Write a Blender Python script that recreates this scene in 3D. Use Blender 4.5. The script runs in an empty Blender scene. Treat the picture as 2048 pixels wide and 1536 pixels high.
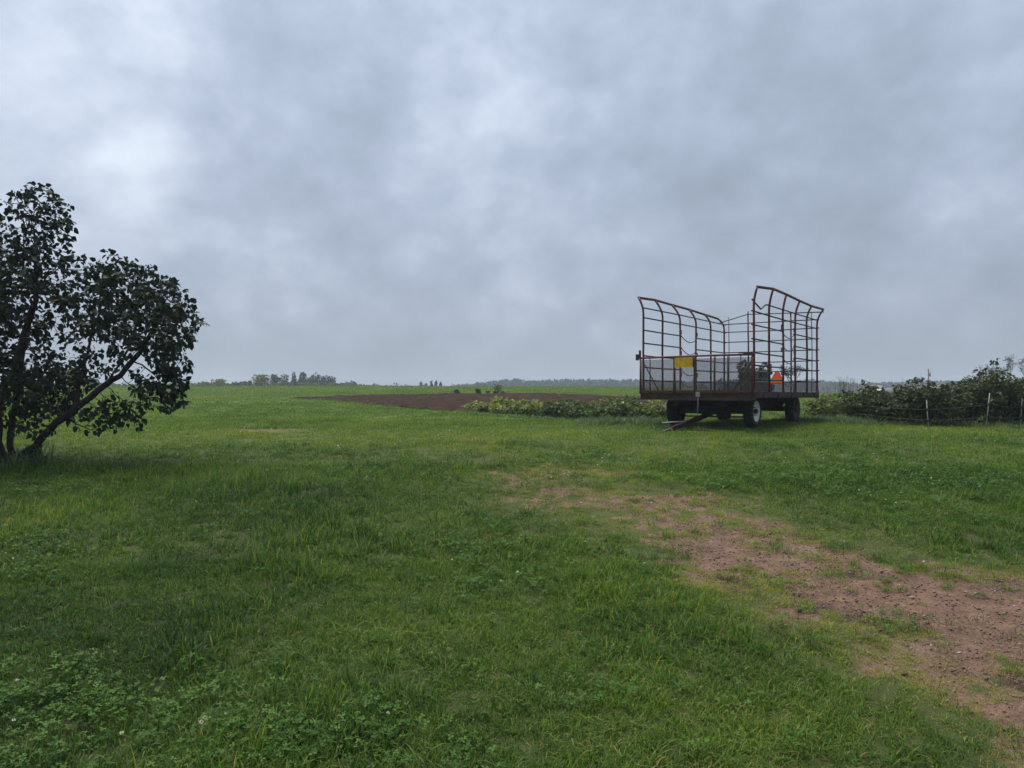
import bpy, math, random
import numpy as np
from mathutils import Vector

random.seed(7)
RNG = np.random.default_rng(7)
S = bpy.context.scene
COL = S.collection
F_PX, HZ, EYE = 1500.0, 786.0, 1.6            # focal length in photo pixels, eye-level row, eye height

# ------------------------------------------------------------------ camera
cam_d = bpy.data.cameras.new("camera")
cam_d.sensor_width = 36.0
cam_d.lens = 36.0 * F_PX / 2048.0
cam_d.clip_start = 0.05
cam_d.clip_end = 5000
cam = bpy.data.objects.new("camera", cam_d)
COL.objects.link(cam)
cam.location = (0, 0, EYE)
cam.rotation_euler = (math.radians(90) + math.atan((HZ - 768) / F_PX), 0, 0)
S.camera = cam

# ------------------------------------------------------------------ light
SUN_DIR = Vector((-0.30, 0.32, 1.0)).normalized()
EXPOSURE = 1.65
SKY_LEVEL = 0.355
S.view_settings.view_transform = 'Standard'
S.view_settings.look = 'None'
S.view_settings.gamma = 1.0
S.view_settings.use_curve_mapping = False
S.view_settings.exposure = EXPOSURE
sun_d = bpy.data.lights.new("sun", 'SUN')
sun_d.energy = 1.5
sun_d.angle = math.radians(50)
sun_d.color = (1.0, 0.955, 0.86)
sun = bpy.data.objects.new("sun", sun_d)
COL.objects.link(sun)
sun.rotation_euler = (-SUN_DIR).to_track_quat('-Z', 'Y').to_euler()
sun.location = (0, 0, 60)


class NT:
    """small helper for node trees"""
    def __init__(self, tree):
        self.t = tree
        self.n = tree.nodes
        self.l = tree.links

    def new(self, kind, **kw):
        nd = self.n.new(kind)
        for k, v in kw.items():
            if k.startswith('i_'):
                nd.inputs[k[2:]].default_value = v
            else:
                setattr(nd, k, v)
        return nd

    def link(self, a, b):
        self.l.new(a, b)

    def math(self, op, a, b=None, c=None, clamp=False):
        nd = self.n.new('ShaderNodeMath')
        nd.operation = op
        nd.use_clamp = clamp
        for i, v in enumerate((a, b, c)):
            if v is None:
                continue
            if isinstance(v, (int, float)):
                nd.inputs[i].default_value = v
            else:
                self.l.new(v, nd.inputs[i])
        return nd.outputs[0]

    def vmath(self, op, a, b=None, out=0):
        nd = self.n.new('ShaderNodeVectorMath')
        nd.operation = op
        for i, v in enumerate((a, b)):
            if v is None:
                continue
            if isinstance(v, (tuple, list)):
                nd.inputs[i].default_value = v
            else:
                self.l.new(v, nd.inputs[i])
        return nd.outputs[out]

    def noise(self, vec, scale, detail=4, rough=0.5, dist=0.0, out='Fac'):
        nd = self.n.new('ShaderNodeTexNoise')
        nd.inputs['Scale'].default_value = scale
        nd.inputs['Detail'].default_value = detail
        nd.inputs['Roughness'].default_value = rough
        nd.inputs['Distortion'].default_value = dist
        if vec is not None:
            self.l.new(vec, nd.inputs['Vector'])
        return nd.outputs[out]

    def ramp(self, fac, stops, interp='LINEAR'):
        nd = self.n.new('ShaderNodeValToRGB')
        cr = nd.color_ramp
        cr.interpolation = interp
        while len(cr.elements) > 1:
            cr.elements.remove(cr.elements[-1])
        cr.elements[0].position = stops[0][0]
        cr.elements[0].color = (*stops[0][1], 1)
        for p, c in stops[1:]:
            e = cr.elements.new(p)
            e.color = (*c, 1)
        self.l.new(fac, nd.inputs[0])
        return nd.outputs[0]

    def mix(self, fac, a, b, mode='MIX'):
        nd = self.n.new('ShaderNodeMix')
        nd.data_type = 'RGBA'
        nd.blend_type = mode
        for sock, v in ((nd.inputs[0], fac), (nd.inputs[6], a), (nd.inputs[7], b)):
            if isinstance(v, (int, float)):
                sock.default_value = v
            elif isinstance(v, (tuple, list)):
                sock.default_value = (*v, 1)
            else:
                self.l.new(v, sock)
        return nd.outputs[2]

    def smooth(self, v, lo, hi):
        nd = self.n.new('ShaderNodeMapRange')
        nd.interpolation_type = 'SMOOTHSTEP'
        nd.inputs['From Min'].default_value = lo
        nd.inputs['From Max'].default_value = hi
        self.l.new(v, nd.inputs['Value'])
        return nd.outputs['Result']


def make_world():
    w = bpy.data.worlds.new("World")
    S.world = w
    w.use_nodes = True
    t = NT(w.node_tree)
    t.n.clear()
    out = t.new('ShaderNodeOutputWorld')
    sky = t.new('ShaderNodeTexSky')
    sky.sky_type = 'NISHITA'
    sky.sun_disc = False
    sky.sun_elevation = math.asin(SUN_DIR.z)
    sky.sun_rotation = math.atan2(SUN_DIR.x, SUN_DIR.y)
    sky.dust_density = 3.0
    bg1 = t.new('ShaderNodeBackground')
    bg1.inputs['Strength'].default_value = 0.08
    t.link(sky.outputs[0], bg1.inputs['Color'])
    co = t.new('ShaderNodeTexCoord').outputs['Generated']
    d = t.vmath('NORMALIZE', co)
    sep = t.new('ShaderNodeSeparateXYZ')
    t.link(d, sep.inputs[0])
    z = t.math('MAXIMUM', sep.outputs[2], 0.0)
    # soft cloud deck, a little flattened
    p = t.vmath('MULTIPLY', d, (1.2, 1.2, 1.7))
    warp = t.vmath('SCALE', t.vmath('SUBTRACT', t.noise(p, 3.2, 2, 0.5, 0, 'Color'), (0.5, 0.5, 0.5)), None)
    t.n[-1].inputs['Scale'].default_value = 0.05
    p = t.vmath('ADD', p, warp)
    big = t.noise(t.vmath('ADD', p, (6.2, 2.9, 1.4)), 3.2, 3, 0.5)
    mid = t.noise(t.vmath('ADD', p, (8.1, 4.4, 0)), 7.5, 6, 0.56)
    fine = t.noise(t.vmath('ADD', p, (1.1, 9.4, 2.0)), 17.0, 5, 0.55)

    def blob(px, py, r, amp):
        v = Vector(((px - 1024) / F_PX, 1.0, (HZ - py) / F_PX)).normalized()
        dt = t.vmath('DOT_PRODUCT', d, tuple(v), out=1)
        c = math.cos(r / F_PX)
        return t.math('MULTIPLY', t.smooth(dt, c, 1.0), amp)
    v = t.math('ADD', t.math('MULTIPLY', big, 0.28), t.math('MULTIPLY', mid, 0.56))
    v = t.math('ADD', v, t.math('MULTIPLY', fine, 0.18))
    v = t.math('MULTIPLY_ADD', t.math('SUBTRACT', v, 0.5), 0.95, 0.488)
    for b in BLOBS:
        v = t.math('ADD', v, blob(*b))
    colr = t.ramp(v, [(0.20, (0.272, 0.325, 0.402)), (0.40, (0.342, 0.405, 0.508)), (0.53, (0.416, 0.486, 0.610)),
                      (0.66, (0.54, 0.615, 0.74)), (0.85, (0.72, 0.80, 0.905))])
    # an overcast sky brightens towards the zenith
    g = t.math('MULTIPLY_ADD', z, 0.62, 0.80)
    colr = t.mix(1.0, colr, (1, 1, 1), 'MULTIPLY')
    low = t.smooth(z, 0.0, 0.16)
    hzcol = t.mix(t.math('MULTIPLY_ADD', low, 0.7, 0.3), (0.40, 0.465, 0.545), colr)
    bg2 = t.new('ShaderNodeBackground')
    t.link(hzcol, bg2.inputs['Color'])
    t.link(t.math('MULTIPLY', g, SKY_LEVEL), bg2.inputs['Strength'])
    mx = t.new('ShaderNodeMixShader')
    mx.inputs[0].default_value = 0.97
    t.link(bg1.outputs[0], mx.inputs[1])
    t.link(bg2.outputs[0], mx.inputs[2])
    t.link(mx.outputs[0], out.inputs['Surface'])


# lighter and darker cloud masses: photo column, row, radius, amount
BLOBS = [(250, 110, 330, 0.12), (60, 330, 280, 0.11), (330, 370, 150, 0.09), (900, 300, 200, 0.07), (980, 190, 180, 0.05),
         (520, 530, 170, 0.09), (960, 550, 240, 0.07), (1000, 40, 330, 0.03), (560, 420, 240, -0.05), (1500, 330, 420, -0.07),
         (1950, 520, 480, -0.10), (700, 690, 380, -0.03), (480, 60, 160, -0.05), (1990, 390, 150, 0.07)]
make_world()
S.cycles.use_denoising = True
S.cycles.max_bounces = 7
S.cycles.diffuse_bounces = 3
S.cycles.glossy_bounces = 2
S.cycles.transmission_bounces = 3
S.cycles.transparent_max_bounces = 8
S.cycles.volume_bounces = 0
S.cycles.caustics_reflective = False
S.cycles.caustics_refractive = False

# ------------------------------------------------------------------ terrain
PY = np.array([-620, -60, -10, 0, 3.2, 8, 11, 13, 15.7, 19, 27, 45, 64, 90, 115, 150, 250, 700.])
PZ = np.array([-3.0, -2.2, -.75, -.16, .02, .40, .62, .74, .842, .885, .93, 1.25, 1.60, 2.06, 2.47, 2.2, 1.2, 0.6])
_h = np.diff(PY)
_dl = np.diff(PZ) / _h
_m = np.zeros_like(PY)
_m[1:-1] = np.where(_dl[:-1] * _dl[1:] > 0, 2 * _dl[:-1] * _dl[1:] / (_dl[:-1] + _dl[1:] + 1e-12), 0)
_m[0], _m[-1] = _dl[0], _dl[-1]


def sstep(v, a, b):
    t = np.clip((v - a) / (b - a), 0, 1)
    return t * t * (3 - 2 * t)


def _hash(ix, iy, seed):
    n = (ix.astype(np.int64) * 374761393 + iy.astype(np.int64) * 668265263 + seed * 974711) & 0x7fffffff
    n = ((n ^ (n >> 13)) * 1274126177) & 0x7fffffff
    return ((n ^ (n >> 16)) & 0xffff) / 65535.0


def vnoise(x, y, scale=1.0, seed=0, octaves=3):
    """smooth value noise, about 0..1"""
    x = np.asarray(x, float) * scale
    y = np.asarray(y, float) * scale
    tot, amp, s = 0.0, 1.0, 0.0
    for o in range(octaves):
        ix, iy = np.floor(x), np.floor(y)
        fx, fy = x - ix, y - iy
        fx, fy = fx * fx * (3 - 2 * fx), fy * fy * (3 - 2 * fy)
        a, b = _hash(ix, iy, seed + o), _hash(ix + 1, iy, seed + o)
        c, d = _hash(ix, iy + 1, seed + o), _hash(ix + 1, iy + 1, seed + o)
        tot = tot + amp * ((a * (1 - fx) + b * fx) * (1 - fy) + (c * (1 - fx) + d * fx) * fy)
        s += amp
        amp *= 0.5
        x, y = x * 2.03 + 11.3, y * 2.03 + 5.7
    return tot / s


def H(x, y):
    x = np.asarray(x, float)
    y = np.asarray(y, float)
    yy = np.clip(y, PY[0], PY[-1])
    i = np.clip(np.searchsorted(PY, yy) - 1, 0, len(PY) - 2)
    t = (yy - PY[i]) / _h[i]
    z = ((1 + 2 * t) * (1 - t) ** 2 * PZ[i] + t * (1 - t) ** 2 * _h[i] * _m[i]
         + t * t * (3 - 2 * t) * PZ[i + 1] + t * t * (t - 1) * _h[i] * _m[i + 1])
    z = z - sstep(x, 10, 42) * sstep(y, 24, 85) * 0.95
    z = z + (vnoise(x, y, 0.45, 3, 2) - 0.5) * 0.07 * sstep(np.hypot(x, y), 2, 9) * (1 - 0.6 * sstep(y, 14, 16) * (1 - sstep(y, 20, 24)))
    return z


def Hf(x, y):
    return float(H(np.array([x]), np.array([y]))[0])


def at(px, py, d):
    """the point seen at photo pixel (px, py) at depth d"""
    return Vector(((px - 1024) / F_PX * d, d, EYE + (HZ - py) / F_PX * d))


def ground_at(px, py):
    """where the ray through a photo pixel meets the ground"""
    lo, hi = 1.5, None
    f = lambda d: EYE + (HZ - py) / F_PX * d - Hf((px - 1024) / F_PX * d, d)
    d = 1.5
    while d < 140:
        if f(d) < 0:
            hi = d
            break
        lo = d
        d *= 1.03
    if hi is None:
        return (px - 1024) / F_PX * 110, 110.0
    for _ in range(25):
        m = 0.5 * (lo + hi)
        if f(m) < 0:
            hi = m
        else:
            lo = m
    return (px - 1024) / F_PX * lo, lo


def poly_sd(x, y, poly):
    """signed distance to a polygon, positive inside (arrays)"""
    x, y = np.asarray(x, float), np.asarray(y, float)
    best = np.full(x.shape, 1e9)
    ins = np.zeros(x.shape, bool)
    n = len(poly)
    for i in range(n):
        (x0, y0), (x1, y1) = poly[i], poly[(i + 1) % n]
        dx, dy = x1 - x0, y1 - y0
        t = np.clip(((x - x0) * dx + (y - y0) * dy) / (dx * dx + dy * dy + 1e-12), 0, 1)
        best = np.minimum(best, np.hypot(x - x0 - t * dx, y - y0 - t * dy))
        c = ((y0 > y) != (y1 > y)) & (x < (x1 - x0) * (y - y0) / (y1 - y0 + 1e-12) + x0)
        ins ^= c
    return np.where(ins, best, -best)


GRAVEL = [ground_at(*p) for p in [(1030, 962), (1130, 965), (1250, 976), (1400, 992), (1500, 1022), (1600, 1062), (1750, 1104),
                                  (1900, 1130), (2200, 1165), (2700, 1300), (2700, 1800), (2250, 1620), (2080, 1482), (1960, 1405), (1850, 1345), (1700, 1285),
                                  (1600, 1235), (1500, 1185), (1400, 1120), (1290, 1075), (1170, 1030), (1050, 1005)]]
FIELD = [ground_at(*p) for p in [(575, 797.5), (660, 794), (760, 791), (900, 789), (1050, 788), (1180, 791), (1300, 797),
                                 (1420, 803), (1420, 822), (1250, 832), (1100, 834), (950, 826), (860, 819), (760, 812), (670, 803)]]
_bp = [ground_at(540, 861), ground_at(1120, 945), ground_at(1440, 905), ground_at(1230, 905), ground_at(1660, 1330), ground_at(1950, 1500), ground_at(1420, 985)]
BARE = [(_bp[0], 1.2, .50, .50), (_bp[1], 1.3, .5, .40)]


def dirt_amount(x, y):
    """0 full grass .. 1 bare reddish gravel"""
    x, y = np.asarray(x, float), np.asarray(y, float)
    sd = poly_sd(x, y, GRAVEL)
    n = vnoise(x, y, 1.3, 21, 3)
    n2 = vnoise(x, y, 3.6, 25, 3)
    n3 = vnoise(x, y, 9.0, 29, 2)
    core = sstep(sd + (n - .5) * 1.3 + (n2 - .5) * .8 + .22, -0.25, 0.95)
    along = sstep(x - 0.32 * (y - 5), 0.3, 3.3)        # barer towards the drive on the right
    patch = sstep(n2 * .42 + n * .20 + n3 * .38 + along * .17, .46, .62)
    v = core * (0.10 + 0.90 * patch)
    for (bx, by), rx, ry, amp in BARE:
        q = np.hypot((x - bx) / rx, (y - by) / ry) + (n2 - .5) * 1.6 + (n3 - .5) * 1.2
        v = np.maximum(v, amp * (1 - sstep(q, .35, 1.1)))
    return np.clip(v, 0, 1)


RUTS = [[ground_at(*p) for p in q] for q in ([(1440, 1150), (1530, 1172), (1640, 1205), (1740, 1245), (1860, 1295), (1960, 1330), (2150, 1400)],
                                             [(1380, 984), (1500, 1018), (1640, 1075), (1790, 1118), (1900, 1142), (2060, 1160), (2300, 1200)], [(1500, 1115), (1640, 1140), (1800, 1150), (2000, 1190), (2300, 1260)])]


def rut_amount(x, y):
    v = np.zeros(np.shape(x))
    wob = (vnoise(x, y, 1.4, 81, 2) - .5) * .35
    brk = sstep(vnoise(x, y, 1.1, 85, 2), .36, .56)
    for line, wd in zip(RUTS, (.09, .15, .07)):
        best = np.full(np.shape(x), 1e9)
        for (x0, y0), (x1, y1) in zip(line[:-1], line[1:]):
            dx, dy = x1 - x0, y1 - y0
            t = np.clip(((x - x0) * dx + (y - y0) * dy) / (dx * dx + dy * dy), 0, 1)
            best = np.minimum(best, np.hypot(x - x0 - t * dx, y - y0 - t * dy))
        v = np.maximum(v, (1 - sstep(np.abs(best + wob * wd * 3), wd * .3, wd * 1.3)) * brk)
    return v


# ------------------------------------------------------------------ mesh helpers
def mesh_arrays(name, V, Fc):
    V = np.asarray(V, np.float32)
    Fc = np.asarray(Fc, np.int32)
    k = Fc.shape[1]
    me = bpy.data.meshes.new(name)
    me.vertices.add(len(V))
    me.vertices.foreach_set('co', V.ravel())
    me.loops.add(Fc.size)
    me.loops.foreach_set('vertex_index', Fc.ravel())
    me.polygons.add(len(Fc))
    me.polygons.foreach_set('loop_start', np.arange(0, Fc.size, k, dtype=np.int32))
    me.polygons.foreach_set('loop_total', np.full(len(Fc), k, np.int32))
    me.update(calc_edges=True)
    return me


def attr(me, name, vals, kind='FLOAT', dom='POINT'):
    a = me.attributes.new(name, kind, dom)
    a.data.foreach_set('vector' if kind == 'FLOAT_VECTOR' else 'value', np.asarray(vals, np.int32 if kind == 'INT' else np.float32).ravel())


def obj(name, me, mat, parent=None):
    o = bpy.data.objects.new(name, me)
    COL.objects.link(o)
    if mat is not None and me is not None and len(me.materials) == 0:
        me.materials.append(mat)
    o.parent = parent
    return o


def tag(o, label, cat, group=None, kind=None):
    o['label'] = label
    if cat:
        o['category'] = cat
    if group:
        o['group'] = group
    if kind:
        o['kind'] = kind
    return o


def empty(name, loc, rz=0.0, parent=None):
    o = bpy.data.objects.new(name, None)
    o.empty_display_size = 0.2
    COL.objects.link(o)
    o.location = loc
    o.rotation_euler = (0, 0, rz)
    o.parent = parent
    return o


class MB:
    """collects shapes for ONE mesh object"""
    def __init__(self):
        self.v, self.f, self.sm = [], [], []

    def box(self, c, size, rot=None):
        x, y, z = size[0] / 2, size[1] / 2, size[2] / 2
        b = len(self.v)
        for sx, sy, sz in ((-1, -1, -1), (1, -1, -1), (1, 1, -1), (-1, 1, -1), (-1, -1, 1), (1, -1, 1), (1, 1, 1), (-1, 1, 1)):
            p = Vector((sx * x, sy * y, sz * z))
            if rot is not None:
                p = rot @ p
            self.v.append(tuple(p + Vector(c)))
        for q in ((0, 3, 2, 1), (4, 5, 6, 7), (0, 1, 5, 4), (1, 2, 6, 5), (2, 3, 7, 6), (3, 0, 4, 7)):
            self.f.append(tuple(b + i for i in q))
            self.sm.append(False)
        return self

    def beam(self, p0, p1, w, h):
        """box from p0 to p1 (centre line), w sideways, h upwards"""
        p0, p1 = Vector(p0), Vector(p1)
        d = p1 - p0
        q = d.to_track_quat('Y', 'Z').to_matrix()
        return self.box((p0 + p1) / 2, (w, d.length, h), q)

    def tube(self, pts, rad, sides=8, cap=True):
        pts = [Vector(p) for p in pts]
        if isinstance(rad, (int, float)):
            rad = [rad] * len(pts)
        b = len(self.v)
        prev = None
        for i, p in enumerate(pts):
            t = (pts[min(i + 1, len(pts) - 1)] - pts[max(i - 1, 0)]).normalized()
            if prev is None:
                u = t.orthogonal().normalized()
            else:
                u = (prev - t * prev.dot(t))
                u = u.normalized() if u.length > 1e-6 else t.orthogonal().normalized()
            prev = u
            w = t.cross(u)
            for k in range(sides):
                a = 2 * math.pi * k / sides
                self.v.append(tuple(p + (u * math.cos(a) + w * math.sin(a)) * rad[i]))
        for i in range(len(pts) - 1):
            for k in range(sides):
                k2 = (k + 1) % sides
                self.f.append((b + i * sides + k, b + i * sides + k2, b + (i + 1) * sides + k2, b + (i + 1) * sides + k))
                self.sm.append(True)
        if cap:
            self.f.append(tuple(b + k for k in range(sides))[::-1])
            self.f.append(tuple(b + (len(pts) - 1) * sides + k for k in range(sides)))
            self.sm += [False, False]
        return self

    def lathe_x(self, prof, seg=40, smooth=True, mod=None):
        """profile of (x, r) turned round the local x axis"""
        b = len(self.v)
        n = len(prof)
        for s in range(seg):
            a = 2 * math.pi * s / seg
            for j, (x, r) in enumerate(prof):
                rr = r + (mod(s, j) if mod else 0.0)
                self.v.append((x, rr * math.cos(a), rr * math.sin(a)))
        for s in range(seg):
            s2 = (s + 1) % seg
            for j in range(n - 1):
                self.f.append((b + s * n + j, b + s * n + j + 1, b + s2 * n + j + 1, b + s2 * n + j))
                self.sm.append(smooth)
        return self

    def prism_y(self, poly, y0, y1):
        """polygon in (x, z) pulled along y"""
        b = len(self.v)
        n = len(poly)
        for y in (y0, y1):
            for x, z in poly:
                self.v.append((x, y, z))
        self.f.append(tuple(b + i for i in range(n)))
        self.f.append(tuple(b + n + i for i in range(n))[::-1])
        for i in range(n):
            j = (i + 1) % n
            self.f.append((b + j, b + i, b + n + i, b + n + j))
        self.sm += [False] * (n + 2)
        return self

    def mesh(self, name):
        me = bpy.data.meshes.new(name)
        me.from_pydata(self.v, [], self.f)
        me.polygons.foreach_set('use_smooth', self.sm)
        me.update()
        return me

    def build(self, name, mat, parent=None):
        return obj(name, self.mesh(name), mat, parent)


# ------------------------------------------------------------------ materials
def new_mat(name):
    m = bpy.data.materials.new(name)
    m.use_nodes = True
    t = NT(m.node_tree)
    t.n.clear()
    out = t.new('ShaderNodeOutputMaterial')
    return m, t, out


def mat_plain(name, c1, c2, scale=6.0, rough=0.7, metal=0.0, bump=0.0, spec=0.4):
    """two-tone worn surface with fine relief"""
    m, t, out = new_mat(name)
    co = t.new('ShaderNodeTexCoord').outputs['Object']
    n = t.noise(co, scale, 6, 0.65)
    c = t.ramp(n, [(0.35, c1), (0.65, c2)])
    b = t.new('ShaderNodeBsdfPrincipled')
    t.link(c, b.inputs['Base Color'])
    b.inputs['Roughness'].default_value = rough
    b.inputs['Metallic'].default_value = metal
    b.inputs['Specular IOR Level'].default_value = spec
    if bump:
        bp = t.new('ShaderNodeBump')
        bp.inputs['Strength'].default_value = bump
        bp.inputs['Distance'].default_value = 0.01
        t.link(t.noise(co, scale * 6, 4, 0.6), bp.inputs['Height'])
        t.link(bp.outputs[0], b.inputs['Normal'])
    t.link(b.outputs[0], out.inputs['Surface'])
    return m


def mat_leaf(name, stops, rough=0.5, trans=0.3, spec=0.35, inst=False, tcol=1.6):
    """leaf colour by the 'tint' of each leaf (and of each clump when instanced)"""
    m, t, out = new_mat(name)
    a = t.new('ShaderNodeAttribute')
    a.attribute_name = 'tint'
    v = a.outputs['Fac']
    if inst:
        g = t.new('ShaderNodeAttribute')
        g.attribute_type = 'INSTANCER'
        g.attribute_name = 'patch'
        v = t.math('ADD', t.math('MULTIPLY', t.math('SUBTRACT', v, 0.5), 0.56), g.outputs['Fac'])
    c = t.ramp(v, stops)
    b = t.new('ShaderNodeBsdfPrincipled')
    t.link(c, b.inputs['Base Color'])
    b.inputs['Roughness'].default_value = rough
    b.inputs['Specular IOR Level'].default_value = spec
    tr = t.new('ShaderNodeBsdfTranslucent')
    cc = t.mix(1.0, c, (tcol, tcol * 1.05, tcol * 0.5), 'MULTIPLY')
    t.link(cc, tr.inputs['Color'])
    mx = t.new('ShaderNodeMixShader')
    mx.inputs[0].default_value = trans
    t.link(b.outputs[0], mx.inputs[1])
    t.link(tr.outputs[0], mx.inputs[2])
    t.link(mx.outputs[0], out.inputs['Surface'])
    return m


def mat_ground():
    m, t, out = new_mat('meadow_ground')
    co = t.new('ShaderNodeTexCoord').outputs['Object']
    at_ = t.new('ShaderNodeAttribute')
    at_.attribute_name = 'dirt'
    pt = t.new('ShaderNodeAttribute')
    pt.attribute_name = 'patch'
    fine = t.noise(co, 45.0, 6, 0.7)
    midn = t.noise(co, 6.0, 5, 0.6)
    big = t.noise(co, 0.9, 4, 0.6)
    # soil: reddish gravelly earth
    soil = t.ramp(t.math('MULTIPLY_ADD', fine, 0.6, t.math('MULTIPLY', midn, 0.4)),
                  [(0.30, (0.036, 0.022, 0.016)), (0.44, (0.112, 0.066, 0.045)), (0.56, (0.186, 0.111, 0.076)), (0.72, (0.29, 0.19, 0.145))])
    damp = t.smooth(t.noise(t.vmath('MULTIPLY', co, (0.55, 2.2, 1)), 1.2, 4, 0.6), 0.50, 0.70)
    soil = t.mix(t.math('MULTIPLY', damp, 0.45), soil, (0.052, 0.036, 0.028))
    dp = t.new('ShaderNodeAttribute')
    dp.attribute_name = 'damp'
    sandy = t.smooth(t.noise(co, 1.7, 3, 0.5), 0.56, 0.70)
    soil = t.mix(t.math('MULTIPLY', sandy, 0.5), soil, (0.195, 0.140, 0.10))
    soil = t.mix(t.math('MULTIPLY', dp.outputs['Fac'], 0.75), soil, (0.030, 0.024, 0.021))
    # thatch under the blades, and the sward seen from far
    gv = t.math('ADD', pt.outputs['Fac'], t.math('MULTIPLY', t.math('SUBTRACT', fine, 0.5), 0.7))
    gv = t.math('ADD', gv, t.math('MULTIPLY', t.math('SUBTRACT', midn, 0.5), 0.35))
    gv = t.math('ADD', gv, t.math('MULTIPLY', t.math('SUBTRACT', big, 0.5), 0.3))
    grass = t.ramp(gv, [(0.1, (0.030, 0.056, 0.010)), (0.42, (0.062, 0.112, 0.016)), (0.62, (0.090, 0.145, 0.020)), (0.95, (0.148, 0.170, 0.035))])
    near = t.smooth(t.vmath('LENGTH', co, out=1), 9.0, 26.0)
    thatch = t.mix(0.70, grass, (0.044, 0.037, 0.015))
    grass = t.mix(near, thatch, grass)
    f = t.smooth(t.math('ADD', at_.outputs['Fac'], t.math('MULTIPLY', t.math('SUBTRACT', midn, 0.5), 0.5)), 0.12, 0.42)
    c = t.mix(f, grass, soil)
    b = t.new('ShaderNodeBsdfPrincipled')
    t.link(c, b.inputs['Base Color'])
    b.inputs['Roughness'].default_value = 0.85
    b.inputs['Specular IOR Level'].default_value = 0.2
    bp = t.new('ShaderNodeBump')
    bp.inputs['Strength'].default_value = 0.7
    bp.inputs['Distance'].default_value = 0.02
    t.link(t.math('ADD', fine, t.noise(co, 130.0, 3, 0.6)), bp.inputs['Height'])
    t.link(bp.outputs[0], b.inputs['Normal'])
    t.link(b.outputs[0], out.inputs['Surface'])
    return m


M = {
    'ground': mat_ground(),
    'plough': mat_plain('ploughed_soil', (0.023, 0.0160, 0.0125), (0.058, 0.040, 0.0315), 1.6, 1.0, bump=0.8, spec=0.0),
    'bark': mat_plain('dark_bark', (0.016, 0.013, 0.013), (0.04, 0.032, 0.03), 14, 0.9, bump=0.7, spec=0.2),
    'twig': mat_plain('grey_twig', (0.05, 0.04, 0.042), (0.10, 0.08, 0.082), 4, 0.9, spec=0.2),
    'cane': mat_plain('brown_cane', (0.085, 0.055, 0.04), (0.20, 0.14, 0.10), 9, 0.8, spec=0.2),
    'steel': mat_plain('maroon_painted_steel', (0.062, 0.015, 0.017), (0.150, 0.031, 0.029), 9, 0.55, bump=0.2),
    'red': mat_plain('red_painted_steel', (0.065, 0.020, 0.019), (0.15, 0.042, 0.036), 16, 0.6, bump=0.3),
    'tongue': mat_plain('faded_red_drawbar', (0.022, 0.012, 0.011), (0.056, 0.021, 0.018), 9, 0.85, bump=0.3, spec=0.08),
    'darksteel': mat_plain('dark_steel_bar', (0.014, 0.013, 0.017), (0.035, 0.026, 0.030), 12, 0.5),
    'gear': mat_plain('black_running_gear', (0.010, 0.011, 0.013), (0.026, 0.024, 0.024), 7, 0.7, bump=0.3),
    'sill': mat_plain('weathered_brown_timber', (0.034, 0.022, 0.021), (0.075, 0.046, 0.042), 5, 0.85, bump=0.5, spec=0.2),
    'boards': mat_plain('grey_deck_boards', (0.075, 0.062, 0.052), (0.15, 0.125, 0.105), 5, 0.85, bump=0.5, spec=0.2),
    'mesh': mat_plain('dull_wire_mesh', (0.040, 0.030, 0.029), (0.070, 0.054, 0.050), 9, 0.7, metal=0.2),
    'rubber': mat_plain('tyre_rubber', (0.012, 0.013, 0.016), (0.024, 0.025, 0.028), 12, 0.75, bump=0.3, spec=0.3),
    'white': mat_plain('chalky_white_paint', (0.50, 0.51, 0.50), (0.72, 0.73, 0.71), 11, 0.5, bump=0.1),
    'rustrim': mat_plain('rusty_dark_rim', (0.03, 0.02, 0.018), (0.075, 0.045, 0.035), 11, 0.7),
    'yellow': mat_plain('yellow_sheet', (0.40, 0.24, 0.010), (0.66, 0.42, 0.012), 8, 0.6),
    'orange': mat_plain('fluorescent_orange', (0.80, 0.11, 0.022), (0.90, 0.145, 0.03), 6, 0.5),
    'redborder': mat_plain('dark_red_border', (0.42, 0.035, 0.02), (0.52, 0.05, 0.025), 6, 0.5),
    'galv': mat_plain('galvanised_grey', (0.16, 0.16, 0.165), (0.30, 0.30, 0.30), 12, 0.5, metal=0.3),
    'cable': mat_plain('black_cable', (0.012, 0.012, 0.014), (0.03, 0.03, 0.034), 20, 0.6),
    'postwhite': mat_plain('white_fibre_rod', (0.22, 0.215, 0.195), (0.34, 0.33, 0.30), 15, 0.5),
    'postblack': mat_plain('black_insulator', (0.012, 0.012, 0.012), (0.02, 0.02, 0.02), 15, 0.5),
    'pole': mat_plain('weathered_pole', (0.05, 0.045, 0.042), (0.10, 0.09, 0.082), 4, 0.9, spec=0.2),
    'stone': None,
}

# ------------------------------------------------------------------ ground sheet
def axis(fine_a, fine_b, step, lo, hi, grow):
    v = list(np.arange(fine_a, fine_b + 1e-6, step))
    s, x = step, v[-1]
    while x < hi:
        s *= grow
        x += s
        v.append(min(x, hi))
    s, x = step, v[0]
    while x > lo:
        s *= grow
        x -= s
        v.insert(0, max(x, lo))
    return np.array(sorted(set(v)))


def grass_patch(x, y):
    """patchy greenness of the sward: low is dark blue-green, high is yellow-green"""
    v = .36 + (vnoise(x, y, .38, 51, 3) - .5) * .34 + (vnoise(x, y, 1.5, 55, 3) - .5) * .36
    d = np.hypot(x, y)
    v = v + .15 * sstep(y, 7, 14) + .02 * sstep(y, 25, 60)
    for (px, py), rx, ry, amp in YELLOW:
        v = v + amp * np.exp(-(((x - px) / rx) ** 2 + ((y - py) / ry) ** 2))
    # wheel tracks running up the meadow are worn and yellower
    v = v + .26 * np.clip(dirt_amount(x, y) * 2.2, 0, 1) + .20 * sstep(poly_sd(x, y, GRAVEL), -.7, .3)
    return v


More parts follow.
